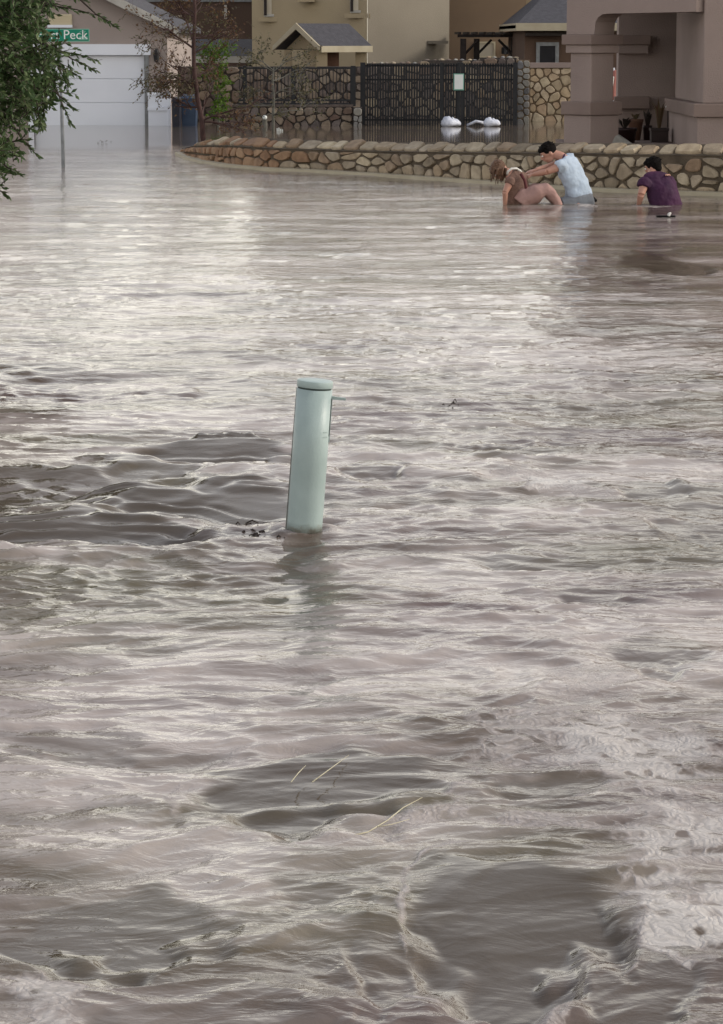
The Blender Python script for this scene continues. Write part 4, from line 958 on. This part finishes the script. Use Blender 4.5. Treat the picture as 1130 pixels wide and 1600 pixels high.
# the near live oak at the left edge
TY = 18.0; r_ = random.Random(4)
ot = thing('leafy_tree', (-4.1, TY, 0), 'dark green small-leaved tree overhanging the water at the left edge', 'tree')
base_ = Vector((-4.1, TY, -.6))
MB().tube([base_, (-4.05, TY, .5), (-3.95, TY+.05, 1.2), (-3.8, TY, 1.8), (-3.6, TY, 2.6)], [.13, .11, .095, .08, .05], 10).build('trunk', M['bark_dark'], ot, True)
limbs = []
for (a_, z0_, L_, up) in ((0, 1.1, 1.5, .25), (-.3, 1.5, 1.7, .25), (.35, 1.75, 1.6, .4), (0.1, .9, 1.35, -.05), (2.6, 1.4, 1.3, .4), (1.5, 1.7, 1.2, .6), (-1.6, 1.6, 1.2, .5), (.0, 2.1, 1.4, .6)):
    p0 = Vector((-3.95, TY, z0_)); d_ = Vector((math.cos(a_), math.sin(a_), up)).normalized()
    pts_ = [p0+d_*L_*t_+Vector((0, r_.uniform(-.06, .06), .12*t_*t_*r_.uniform(-1, 1))) for t_ in (0, .25, .5, .75, 1)]
    MB().tube(pts_, [.05, .04, .028, .018, .008], 6).build('limb', M['bark_dark'], ot, True); limbs.append(pts_)
mbt, mbl = MB(), MB()
def inside(px, py):   # right-hand outline of the crown in the photograph's terms, kept as a real outline at this depth
    ed = [(-200, 100), (0, 80), (20, 72), (40, 60), (70, 92), (100, 100), (120, 104), (145, 82), (170, 68), (200, 45), (230, 26), (260, 14), (285, 3), (310, -30)]
    for (y0_, e0_), (y1_, e1_) in zip(ed, ed[1:]):
        if y0_ <= py <= y1_: return px < e0_+(e1_-e0_)*(py-y0_)/(y1_-y0_)
    return False
cnt = 0; tries = 0
while cnt < 3700 and tries < 40000:
    tries += 1
    px, py = r_.uniform(-260, 110), r_.uniform(-190, 300)
    if not inside(px+r_.uniform(-6, 20), py): continue
    # density thins towards the lower tip
    if py > 170 and r_.random() < .4: continue
    Yd = TY+r_.gauss(0, .38)
    p = W(px, py, Yd); d_ = Vector((r_.uniform(-.3, 1), r_.uniform(-.5, .5), r_.uniform(-.5, .6)))
    sprig(mbt, mbl, p-d_.normalized()*.08, d_, r_.uniform(.10, .22), r_, r_.randint(8, 13), .05, .0105); cnt += 1
for _ in range(700):   # rest of the crown, out of the frame
    v_ = Vector((r_.gauss(0, 1), r_.gauss(0, 1), r_.gauss(0, 1))).normalized()*r_.uniform(.3, 1)**.5
    p = Vector((-4.1+v_.x*1.25, TY+v_.y*1.2, 2.1+v_.z*1.0))
    if CX+p.x/p.y*FPX > -20: continue
    sprig(None, mbl, p, v_, .22, r_, 9, .05, .011)
# hand-placed hanging sprays
for (x0_, y0_, x1_, y1_, n_) in ((95, 80, 155, 95, 13), (112, 92, 152, 112, 9), (92, 150, 118, 172, 11), (96, 160, 112, 195, 9), (70, 165, 66, 200, 9), (35, 218, 60, 246, 9), (18, 222, 44, 218, 8),
   (12, 262, 36, 274, 9), (0, 298, 14, 308, 8), (80, 8, 160, 26, 10), (150, 22, 186, 46, 9), (70, 4, 108, 12, 6), (100, 108, 122, 118, 8), (84, 120, 106, 124, 7), (60, 184, 62, 205, 8), (95, -10, 140, 4, 6)):
    Yd = TY+r_.uniform(-.25, .25); a_, b_ = W(x0_, y0_, Yd), W(x1_, y1_, Yd)
    mbt.tube([a_-(b_-a_)*.8+Vector((0, 0, .03)), a_, a_.lerp(b_, .5)+Vector((0, 0, .008)), b_], [.006, .0045, .0035, .0015], 4, False)
    for k_ in range(n_*2):
        t_ = (k_+.3)/(n_*2); dr = (b_-a_).normalized()
        leaf(mbl, a_.lerp(b_, t_), dr*.8+Vector((r_.uniform(-.6, .9), r_.uniform(-.6, .6), r_.uniform(-.9, .6))), .043*r_.uniform(.7, 1.15), .0085, r_)
tag(mbt.build('twigs', M['bark_dark'], ot), kind='stuff')
tag(mbl.build('foliage', M['leaf_dark'], ot), kind='stuff')

# bare reddish tree in front of the bins
def bare_tree(base_p, topz_, Y, mtb, mtl, name, label, lean, seed, depth, spread, nleaf, rad, trunk_to):
    r_ = random.Random(seed); t = thing(name, tuple(base_p), label, 'tree')
    br = MB(); lv = MB(); tr = MB()
    P0 = Vector(base_p)-Vector((0, 0, .6)); tk = [P0]+[Vector(q) for q in trunk_to]
    n_ = len(tk); tr.tube(tk, [rad*(1-.62*i/(n_-1)) for i in range(n_)], 8); tr.build('trunk', mtb, t, True)
    def grow(p, d, L, r0, k_):
        q = p; pts_ = [p.copy()]; dd = d.normalized()
        for i in range(3):
            dd = (dd+Vector((r_.uniform(-.22, .22), r_.uniform(-.22, .22), r_.uniform(-.16, .16)))).normalized(); q = q+dd*L/3; pts_.append(q.copy())
        br.tube(pts_, [r0, r0*.85, r0*.7, r0*.5], 4 if k_ < 2 else 3, False)
        if k_ >= depth-2:
            for _ in range(nleaf):
                if r_.random() < .6: leaf(lv, pts_[r_.randint(1, 3)]+Vector((r_.uniform(-.03, .03),)*3), Vector((r_.uniform(-1, 1), r_.uniform(-1, 1), r_.uniform(-1, .4))), .07, .018, r_)
        if k_ < depth:
            for _ in range(3 if k_ < 3 else 2):
                nd = dd+Vector((r_.uniform(-1, 1), r_.uniform(-1, 1), r_.uniform(-.5, .7)))*spread
                grow(pts_[r_.randint(1, 3)], nd, L*r_.uniform(.6, .85), r0*.58, k_+1)
    for i in range(1, n_):
        for _ in range(3 if i > 1 else 1):
            a_ = r_.uniform(0, 2*math.pi); h_ = tk[i-1].lerp(tk[i], r_.random()) if i > 1 else tk[i]
            grow(h_, Vector((math.cos(a_), math.sin(a_)*.8, r_.uniform(.0, .8))), .55*r_.uniform(.8, 1.15), rad*.36, 0)
    tag(br.build('branches', mtb, t), kind='stuff')
    tag(lv.build('foliage', mtl, t), kind='stuff')
    return t
q = G(320, 222)
bare_tree(q, 0, q.y, M['bark'], M['leaf_rust'], 'bare_tree', 'sparse reddish-brown tree with a twiggy crown, rising at the wall\'s rounded end', 0, 31, 5, .85, 1, .055,
  [W(316, 190, q.y), W(308, 150, q.y), W(303, 105, q.y), W(303, 60, q.y), W(305, 15, q.y), W(300, -40, q.y)])
# low drooping olive leaves on its left
t = [o for o in bpy.data.objects if o.name.startswith('bare_tree')][0]; lv = MB(); tw = MB(); r_ = random.Random(8)
for (cx_, cy_, sx_, sy_, n_) in ((240, 125, 26, 20, 60), (275, 125, 26, 18, 80), (300, 130, 26, 16, 45), (222, 60, 22, 12, 16), (360, 40, 28, 26, 30), (300, 40, 55, 32, 60)):
    for _ in range(n_):
        p = W(r_.gauss(cx_, sx_*.6), r_.gauss(cy_, sy_*.6), q.y+r_.uniform(-.5, .5))
        sprig(tw, lv, p, Vector((r_.uniform(-1, .4), r_.uniform(-.4, .4), r_.uniform(-.5, .2))), .22, r_, 5, .055, .014, .004)
tag(tw.build('twigs', M['bark'], t), kind='stuff'); tag(lv.build('foliage', M['leaf_olive'], t), kind='stuff')
# bright green shrub
q = W(341, 189, 61.0); gs = thing('green_shrub', (q.x, 61, 0), 'bright green upright shrub growing against the dark stone wall', 'shrub')
MB().tube([(q.x, 61, -.6), (q.x+.02, 61, .5), (q.x-.03, 61, 1.2)], [.035, .028, .012], 6).build('stem', M['bark_grey'], gs)
lv = MB(); tw = MB(); r_ = random.Random(12)
for (cx_, cy_, sx_, sy_, n_) in ((338, 88, 22, 15, 95), (336, 112, 20, 14, 70), (344, 135, 12, 14, 40), (343, 160, 10, 14, 45), (342, 178, 10, 9, 40), (350, 75, 12, 8, 25), (326, 76, 10, 8, 20)):
    for _ in range(n_):
        p = W(cx_+r_.gauss(0, .5)*sx_, cy_+r_.gauss(0, .5)*sy_, 61+r_.gauss(0, .16))
        sprig(tw, lv, p, Vector((r_.uniform(-1, 1), r_.uniform(-1, 1), r_.uniform(-.3, 1))), .14, r_, 7, .06, .018, .003)
tag(tw.build('twigs', M['bark_grey'], gs), kind='stuff'); tag(lv.build('foliage', M['leaf_bright'], gs), kind='stuff')
# thin grey-barked tree before the fence
q = G(427, 206)
bare_tree(q, 0, q.y, M['bark_grey'], M['leaf_olive'], 'thin_tree', 'thin grey-stemmed young tree with a faint olive crown before the iron fence', 0, 77, 3, .9, 4, .035,
  [W(427, 180, q.y), W(428, 150, q.y), W(426, 125, q.y), W(428, 105, q.y)])
# faint blue-grey shrub low behind water
q = G(398, 196); bs = thing('grey_shrub', tuple(q), 'low blue-grey shrub in the flooded yard at the fence foot', 'shrub'); lv = MB(); tw = MB(); r_ = random.Random(14)
for _ in range(110):
    p = q+Vector((r_.gauss(0, .17), r_.gauss(0, .12), abs(r_.gauss(.1, .13)))); sprig(tw, lv, p, Vector((r_.uniform(-1, 1), r_.uniform(-1, 1), r_.uniform(0, 1))), .12, r_, 6, .05, .012, .003)
M['leaf_grey'] = leafmat('blue_grey_leaf', [C(.09,.11,.10), C(.13,.15,.14), C(.07,.085,.08)])
tag(tw.build('twigs', M['bark_grey'], bs), kind='stuff'); tag(lv.build('foliage', M['leaf_grey'], bs), kind='stuff')

# ------------------------------------------------------------------ marker post
b0 = G(475, 838); DP = b0.y; t0 = W(492.5, 596, DP)
mp_ = thing('utility_marker_post', tuple(b0), 'sage green plastic utility post leaning right in the middle of the brown flood', 'post')
ax = (t0-Vector((b0.x, b0.y, 0))).normalized(); LEN = (t0-b0).length
def frame(ax_):
    u_ = ax_.cross(Vector((0, 1, 0))).normalized()*-1; u_ = Vector((u_.x, u_.y, u_.z)); v_ = ax_.cross(u_).normalized(); return u_, v_
U, V = frame(ax)
if U.x < 0: U = -U
if V.y > 0: V = -V        # V towards the viewer
RR = .0685
def ringp(h_, r__, k_=40, squash=1): return [b0+ax*h_+(U*math.cos(2*math.pi*j/k_)+V*math.sin(2*math.pi*j/k_)*squash)*r__ for j in range(k_)]
def lathe(prof_, k_=40):
    vs_ = [p for h_, r__ in prof_ for p in ringp(h_, r__, k_)]; n_ = len(prof_)
    return MB().add(vs_, [(i*k_+j, i*k_+(j+1) % k_, (i+1)*k_+(j+1) % k_, (i+1)*k_+j) for i in range(n_-1) for j in range(k_)]+[tuple(range(k_))[::-1], tuple(range((n_-1)*k_, n_*k_))])
lathe([(-.6, RR), (.022, RR)]).build('wet_foot', M['pedestal_wet'], mp_, True)
o = lathe([(.024, RR*.999), (.06, RR), (LEN*.5, RR*1.0), (LEN-.028, RR)]).build('tube', M['pedestal'], mp_, True)
lathe([(LEN-.029, RR*.945), (LEN-.0212, RR*.945)]).build('cap_groove', M['seam'], mp_, True)
cp = lathe([(LEN-.021, RR*1.0), (LEN-.019, RR*1.012), (LEN+.001, RR*1.012), (LEN+.004, RR*.995), (LEN+.006, RR*.9), (LEN+.007, RR*.3)]).build('cap', M['pedestal'], mp_, True)
e_ = cp.modifiers.new('edge', 'EDGE_SPLIT'); e_.split_angle = R(40)
# rear support channel, seen along the left side
def strip(h0, h1, a0, a1, r0_, r1_, n_=6):
    vs_ = []
    for h_ in (h0, h1):
        for i in range(n_+1):
            an = a0+(a1-a0)*i/n_; d_ = U*math.cos(an)+V*math.sin(an); vs_ += [b0+ax*h_+d_*r0_, b0+ax*h_+d_*r1_]
    m_ = 2*(n_+1); fs_ = []
    for i in range(n_):
        a = 2*i; fs_ += [(a+1, a+3, m_+a+3, m_+a+1), (a, m_+a, m_+a+2, a+2), (a, a+2, a+3, a+1), (m_+a, m_+a+1, m_+a+3, m_+a+2)]
    fs_ += [(0, 1, m_+1, m_), (2*n_, m_+2*n_, m_+2*n_+1, 2*n_+1)]
    return MB().add(vs_, fs_)
vs_ = [b0+ax*-.5-U*RR*.82-V*.004, b0+ax*-.5-U*RR*1.14-V*.004, b0+ax*(LEN*.95)-U*RR*1.02-V*.004, b0+ax*(LEN*.95)-U*RR*.9-V*.004]
MB().prism(vs_, -V*.02).build('stake', M['pedestal_dark'], mp_)
strip(LEN*.66, LEN*.9, R(8), R(13), RR*.99, RR*1.02, 2).build('hinge_seam', M['seam'], mp_)
strip(LEN*.62, LEN*.915, R(-16), R(6), RR*1.0, RR*1.045, 4).build('door_edge', M['pedestal'], mp_)
MB().prism([b0+ax*LEN*.895+U*RR*1.0, b0+ax*LEN*.895+U*(RR+.055), b0+ax*LEN*.910+U*(RR+.053), b0+ax*LEN*.915+U*RR*1.0], V*.012).build('latch_tab', M['pedestal'], mp_)
for hh in (.655, .685): strip(LEN*hh, LEN*hh+.004, R(25), R(48), RR*.995, RR*1.012, 3).build('latch_rib', M['pedestal'], mp_)

# ------------------------------------------------------------------ debris
def twigtangle(name, px, py, hw, hh, n_, label, seed, zmax=.05, mt='bark_dark'):
    r_ = random.Random(seed); c = G(px, py); a = abs(G(px-hw, py).x-c.x); b = abs(G(px, py-hh).y-c.y); mb = MB()
    for _ in range(n_):
        p = c+Vector((r_.gauss(0, .45)*a, r_.gauss(0, .45)*b, r_.uniform(-.02, zmax*.6))); an = r_.uniform(-.9, .9); d_ = Vector((math.cos(an), math.sin(an), r_.uniform(-.25, .25)))*r_.uniform(.2, .7)*a
        mb.tube([p-d_*.35, p+Vector((0, 0, r_.uniform(0, zmax*.6))), p+d_*.35], [.002, .0035, .0015], 4, False)
    return tag(mb.build(name, M[mt]), label, 'debris', kind=None)
o = twigtangle('twig_clump', 402, 832, 48, 14, 170, 'dark tangle of soaked twigs caught at the left of the green post', 3, .022); o['category'] = 'twigs'
o = twigtangle('driftwood', 710, 638, 16, 4, 9, 'small dark driftwood scrap floating right of the post top', 5, .05); o['category'] = 'driftwood'
o = twigtangle('floating_twig', 162, 223, 12, 2, 10, 'dark leafy twig floating in front of the white garage door', 6, .06); o['category'] = 'twig'
def stalk(name, pts_px, r0, mt, label, cat, z=.016):
    pts_ = [G(x, y, z) for x, y in pts_px]
    return tag(MB().tube(pts_, [r0]+[r0*.8]*(len(pts_)-2)+[r0*.35], 5).build(name, M[mt], None, True), label, cat)
stalk('straw_stalk', [(540, 1308), (575, 1300), (605, 1282), (630, 1262), (660, 1246)], .0022, 'straw', 'long pale straw stalk on the water below the post, by the foam', 'straw', .03)
stalk('straw_stalk', [(590, 1292), (612, 1288), (640, 1280)], .0016, 'straw', 'short pale straw crossing under the long straw stalk', 'straw', .03)
stalk('straw_stalk', [(488, 1222), (515, 1202), (545, 1180)], .0018, 'straw', 'thin straw on dark smooth water, right one of a pair', 'straw', .035)
stalk('straw_stalk', [(455, 1222), (466, 1208), (478, 1196)], .0018, 'straw', 'thin straw on dark smooth water, left one of a pair', 'straw', .035)
# floating sandal
q = G(1040, 341); sd_ = thing('sandal', tuple(q), 'black sandal floating on the water in front of the plum-shirted person', 'sandal')
mb = MB(); out_ = [(-.10, 0), (-.095, .03), (-.04, .032), (.04, .036), (.085, .036), (.11, .01), (.10, -.03), (.04, -.036), (-.04, -.03), (-.09, -.03)]
mb.prism([(q.x+a, q.y+b*1.2, .012) for a, b in out_], (0, 0, .018)); mb.build('sole', M['rubber'], sd_)
MB().tube([(q.x+.03, q.y-.045, .026), (q.x+.04, q.y-.03, .046), (q.x+.05, q.y, .052), (q.x+.04, q.y+.03, .046), (q.x+.03, q.y+.045, .026)], .013, 6).build('strap', M['white_trim'], sd_, True)

# ------------------------------------------------------------------ people
def fused(name, mb, mt, parent, voxel=.007, smooth=4, disp=0):
    o = mb.build(name, mt, parent, True)
    m_ = o.modifiers.new('fuse', 'REMESH'); m_.mode = 'VOXEL'; m_.voxel_size = voxel; m_.use_smooth_shade = True
    if smooth: s_ = o.modifiers.new('soften', 'SMOOTH'); s_.iterations = smooth; s_.factor = .5
    if disp:
        tx = bpy.data.textures.new('folds', 'CLOUDS'); tx.noise_scale = .13; d_ = o.modifiers.new('folds', 'DISPLACE'); d_.texture = tx; d_.strength = disp; d_.mid_level = .5
    return o
def hand(mb, wrist, palm_end, side, spread=.012):
    """palm, four unequal curled fingers and a thumb"""
    wrist, palm_end, side = Vector(wrist), Vector(palm_end), Vector(side).normalized()
    d_ = (palm_end-wrist).normalized(); n_ = d_.cross(side).normalized()
    if n_.z > 0: n_ = -n_
    mb.loft([wrist, wrist.lerp(palm_end, .5), palm_end], [(.026, .017), (.038, .015), (.036, .012)], side, 10)
    for i, L_ in enumerate((.062, .072, .067, .052)):
        b_ = palm_end+side*(-.028+i*.019); mb.tube([b_-d_*.015, b_+d_*L_*.45+n_*.004, b_+d_*L_*.8+n_*.018, b_+d_*L_*.9+n_*.035], [.0092, .0088, .008, .006], 7)
    b_ = wrist.lerp(palm_end, .35)-side*.03; mb.tube([b_, b_-side*.025+d_*.02+n_*.008, b_-side*.028+d_*.048+n_*.018], [.012, .0105, .007], 7)
def head(mb, c, fwd, up, s=1.0):
    fwd = Vector(fwd).normalized(); up = Vector(up); up = (up-fwd*up.dot(fwd)).normalized(); side = fwd.cross(up)
    Rm = Matrix((side, fwd, up)).transposed()
    P = lambda x, y, z: c+Rm@Vector((x*s, y*s, z*s))
    mb.ball(P(0, -.008, .015), (.073*s, .092*s, .098*s), 18, 12, Rm)       # skull
    mb.ball(P(0, .025, -.045), (.052*s, .060*s, .062*s), 14, 10, Rm)       # jaw
    mb.tube([P(0, .083, .018), P(0, .103, -.012), P(0, .098, -.024), P(0, .08, -.03)], [.008*s, .013*s, .014*s, .008*s], 8)   # nose
    mb.tube([P(-.04, .078, .03), P(0, .088, .033), P(.04, .078, .03)], .009*s, 7)                                              # brow
    mb.tube([P(-.022, .083, -.052), P(0, .09, -.05), P(.022, .083, -.052)], [.005*s, .0085*s, .005*s], 7)                       # lips
    for e in (-1, 1): mb.ball(P(e*.074, -.01, -.008), (.010*s, .018*s, .030*s), 8, 6, Rm)
    return P, Rm
def haircap(mb, P, Rm, s, r_, long_=0):
    mb.ball(P(0, -.020, .034), (.083*s, .094*s, .094*s), 18, 12, Rm)
    mb.ball(P(0, .048, .072), (.060*s, .048*s, .034*s), 12, 8, Rm)
    for _ in range(80):
        a = r_.uniform(0, 2*math.pi); h_ = r_.uniform(.1, 1)
        d_ = Vector((math.cos(a)*math.sqrt(1-h_*h_*.8), math.sin(a)*math.sqrt(1-h_*h_*.8)-.1, h_*.9))
        p = P(d_.x*.076, d_.y*.086-.012, .034+d_.z*.085); q_ = P(d_.x*.095+r_.uniform(-.022, .022), d_.y*.108-.004+r_.uniform(-.015, .02), .034+d_.z*.105)
        mb.tube([p, q_], [.010*s, .004*s], 5)
def face_bits(P, s, parent):
    for e in (-1, 1):
        MB().ball(P(e*.031, .083, .008), .0105*s, 10, 7).build('eye', M['white_trim'], parent, True)
        MB().tube([P(e*.018, .095, .034), P(e*.032, .094, .038), P(e*.047, .084, .032)], .0035*s, 5).build('eyebrow', M['hair'], parent, True)

# --- boy in pale blue shirt, leaning left
Y0 = 33.0; px2m = Y0/FPX
def Pn(px, py, dy=0): 
    v_ = W(px, py, Y0); return Vector((v_.x, Y0+dy, v_.z))
boy = thing('person', tuple(G(903, 316)), 'black-haired person in a pale blue shirt kneeling in water, both arms reaching left', 'person')
shax = Vector((.55, .83, 0)).normalized()
fw = Vector((-.83, .45, 0)).normalized()
bd = MB()
ctr = [Pn(905, 326), Pn(904, 305), Pn(899, 286), Pn(890, 266), Pn(883, 252)]
bd.loft(ctr, [(.155, .115), (.145, .105), (.15, .105), (.175, .105), (.165, .075)], shax, 20)
bd.tube([Pn(884, 252), Pn(876, 244), Pn(866, 241)], [.068, .056, .054], 12)
hc = Pn(857, 239)
P_, Rm_ = head(bd, hc, Vector((-.80, -.10, -.52)), Vector((-.4, 0, 1)), 1.02)
ns_, fs_ = Pn(877, 258, -.14), Pn(893, 250, .15)
el, wr = Pn(853, 267, -.20), Pn(832, 272, -.13)
bd.tube([ns_, ns_.lerp(el, .5), el], [.054, .047, .038], 12); bd.tube([el, el.lerp(wr, .4), wr], [.038, .036, .025], 12)
hand(bd, wr, Pn(822, 274, -.10), Vector((.2, .9, .3)))
el2, wr2 = Pn(858, 262, .18), Pn(838, 266, .06)
bd.tube([fs_, fs_.lerp(el2, .5), el2], [.054, .047, .038], 12); bd.tube([el2, el2.lerp(wr2, .4), wr2], [.038, .036, .025], 12)
hand(bd, wr2, Pn(826, 269, .03), Vector((.2, .9, .3)))
# thighs and shins, under water
for s_, dy in ((-1, -.12), (1, .12)):
    bd.tube([Pn(905, 322, dy), Pn(880, 332, dy-.02), Pn(868, 345, dy)], [.095, .085, .06], 12); bd.tube([Pn(868, 345, dy), Pn(900, 352, dy), Pn(925, 350, dy)], [.06, .055, .04], 12)
fused('body', bd, M['skin'], boy, .0068, 2)
sh = MB(); c2 = [Pn(906, 320), Pn(905, 305), Pn(900, 286), Pn(891, 267), Pn(884.5, 252)]
sh.loft(c2, [(.20, .150), (.188, .142), (.178, .132), (.195, .128), (.17, .088)], shax, 24)
for a_, b_ in ((ns_, el), (fs_, el2)): sh.tube([a_+(a_-b_).normalized()*.05, a_, a_.lerp(b_, .36)], [.06, .078, .074], 14)
fused('shirt', sh, M['shirt_blue'], boy, .0085, 5, .045)
MB().tube([Pn(882, 241, -.05), Pn(878, 249, -.085), Pn(872, 253, -.06), Pn(869, 251, .0)], .011, 6).build('collar', M['shirt_plum'], boy, True)
so = MB(); so.loft([Pn(904, 314), Pn(905, 328)], [(.205, .185), (.20, .18)], shax, 20); so.tube([Pn(895, 318, -.1), Pn(875, 320, -.14)], [.11, .09], 12); fused('shorts', so, M['grey_wet'], boy, .01, 4, .02)
hb = MB(); haircap(hb, P_, Rm_, 1.02, random.Random(2)); fused('hair', hb, M['hair'], boy, .006, 1)
face_bits(P_, 1.02, boy)
q = Pn(927, 311, .05); MB().loft([q+Vector((-.04, 0, -.03)), q, q+Vector((.035, 0, -.02))], [(.04, .025), (.045, .04), (.035, .02)], (0, 1, 0), 10).build('shoe', M['rubber'], boy, True)

# --- bent person in a brown shirt, back to the viewer
Y0 = 32.8
g2 = thing('person', tuple(G(822, 318)), 'brown-haired person in brown top with white collar and pink trousers, head bent down left', 'person')
bd = MB(); ax2 = Vector((.8, .6, 0))
cc_ = [Pn(811, 326), Pn(810, 308), Pn(808, 292), Pn(804, 279), Pn(800, 272)]
bd.loft(cc_, [(.13, .10), (.12, .095), (.13, .095), (.14, .09), (.11, .06)], ax2, 20)
bd.tube([Pn(800, 273), Pn(793, 269), Pn(788, 267)], [.058, .05, .048], 12)
P2_, R2_ = head(bd, Pn(781, 266, .02), Vector((-.55, -.15, -.85)), Vector((-.9, 0, .3)), .96)
arms = []
for x_, dy, dx in ((797, -.16, -9), (806, .16, -12)):
    s_ = Pn(x_, 281, dy); e_ = Pn(x_+dx, 299, dy*1.3); w__ = Pn(x_+dx, 319, dy*1.1); arms.append((s_, e_)); bd.tube([s_, s_.lerp(e_, .5), e_], [.046, .042, .034], 12); bd.tube([e_, w__], [.034, .024], 12)
    hand(bd, w__, w__+Vector((-.05, 0, -.06)), Vector((0, 1, 0)))
for dy in (-.11, .12):
    bd.tube([Pn(816, 318, dy), Pn(838, 301, dy*1.3), Pn(853, 297, dy*1.3)], [.085, .07, .05], 12); bd.tube([Pn(853, 297, dy*1.3), Pn(868, 312, dy), Pn(874, 326, dy)], [.05, .045, .035], 12)
fused('body', bd, M['skin'], g2, .0068, 2)
sh = MB(); sh.loft([Pn(811, 324), Pn(810.5, 308), Pn(809, 293), Pn(806, 280), Pn(801.5, 272.5)], [(.165, .125), (.155, .12), (.158, .12), (.158, .105), (.115, .07)], ax2, 22)
for s_, e_ in arms: sh.tube([s_+(s_-e_).normalized()*.03, s_, s_.lerp(e_, .35)], [.05, .062, .058], 12)
fused('shirt', sh, M['pack'], g2, .0085, 5, .035)
tr = MB()
for dy in (-.11, .12):
    tr.tube([Pn(814, 318, dy), Pn(822, 308, dy), Pn(840, 300, dy*1.3), Pn(853, 296, dy*1.3), Pn(860, 303, dy*1.2), Pn(868, 313, dy), Pn(872, 322, dy)], [.12, .125, .10, .078, .07, .06, .055], 14)
tr.loft([Pn(812, 322), Pn(812, 312)], [(.15, .13), (.14, .12)], ax2, 16)
fused('trousers', tr, M['cloth_pink'], g2, .009, 5, .03)
MB().tube([Pn(792, 273, -.07), Pn(793, 267.5, -.10), Pn(799, 263, -.09), Pn(807, 263, -.05), Pn(813, 267, .0), Pn(817, 272, .02)], .013, 8).build('collar', M['white_trim'], g2, True)
MB().tube([Pn(813, 271, -.10), Pn(819, 281, -.13), Pn(821.5, 295, -.14), Pn(822, 308, -.14), Pn(822, 322, -.12)], .017, 8).build('strap', M['strap'], g2, True)
hb = MB(); haircap(hb, P2_, R2_, .96, random.Random(3)); r_ = random.Random(6)
for _ in range(34):
    x_ = r_.uniform(771, 791); dy = r_.uniform(-.10, .09); hb.tube([Pn(x_, 262, dy), Pn(x_-1, 271, dy*1.1), Pn(x_-2+r_.uniform(-4, 3), r_.uniform(275, 290), dy*1.1)], [.018, .012, .004], 5)
fused('hair', hb, M['hair_brown'], g2, .006, 1)
face_bits(P2_, .96, g2)

# --- person in plum shirt, back to the viewer
Y0 = 32.7
p3 = thing('person', tuple(G(1033, 318)), 'short-haired person in a plum T-shirt seen from behind, crouching in the water', 'person')
ax3 = Vector((.93, .36, 0)).normalized()
bd = MB(); cc_ = [Pn(1040, 328), Pn(1038, 312), Pn(1033, 297, .02), Pn(1026, 284, .08), Pn(1021, 277, .13)]
bd.loft(cc_, [(.155, .11), (.15, .10), (.165, .10), (.185, .09), (.15, .07)], ax3, 20)
bd.tube([Pn(1022, 278, .12), Pn(1022, 271, .16), Pn(1022.5, 267, .18)], [.065, .055, .052], 12)
P3_, R3_ = head(bd, Pn(1023.5, 262.5, .2), Vector((-.80, .50, -.30)), Vector((-.25, 0, 1)), 1.0)
sL, eL_, wL = Pn(1007, 284, -.06), Pn(1000, 303, -.13), Pn(998, 318, -.05)
bd.tube([sL, sL.lerp(eL_, .5), eL_], [.056, .050, .040], 12); bd.tube([eL_, eL_.lerp(wL, .4), wL], [.040, .038, .027], 12)
hand(bd, wL, wL+Vector((-.02, .05, -.07)), Vector((1, .2, 0)))
sR, eR_, wR = Pn(1046, 284, .09), Pn(1058, 296, .30), Pn(1047, 281, .17)
bd.tube([sR, sR.lerp(eR_, .5), eR_], [.054, .048, .038], 12); bd.tube([eR_, wR], [.038, .027], 12)
hand(bd, wR, Pn(1044, 274, .06), Vector((.8, .4, 0)))
for dy in (-.1, .1): bd.tube([Pn(1035, 328, dy), Pn(1015, 335, dy+.2), Pn(1010, 348, dy+.2)], [.095, .08, .06], 12); bd.tube([Pn(1010, 346, dy+.2), Pn(1030, 352, dy)], [.06, .045], 12)
fused('body', bd, M['skin'], p3, .0068, 2)
sh = MB(); sh.loft([Pn(1041, 326), Pn(1038.5, 312), Pn(1034, 297, .02), Pn(1027, 284, .08), Pn(1022, 277, .12)], [(.205, .16), (.195, .145), (.192, .13), (.20, .115), (.145, .08)], ax3, 24)
for a_, b_ in ((sL, eL_), (sR, eR_)): sh.tube([a_+(a_-b_).normalized()*.04, a_, a_.lerp(b_, .42)], [.06, .078, .074], 14)
fused('shirt', sh, M['shirt_plum'], p3, .0085, 5, .04)
hb = MB(); haircap(hb, P3_, R3_, 1.0, random.Random(5)); hb.ball(P3_(0, -.055, -.02), (.062, .045, .055), 12, 8, R3_); fused('hair', hb, M['hair'], p3, .006, 1)
face_bits(P3_, 1.0, p3)
bpy.context.view_layer.update()
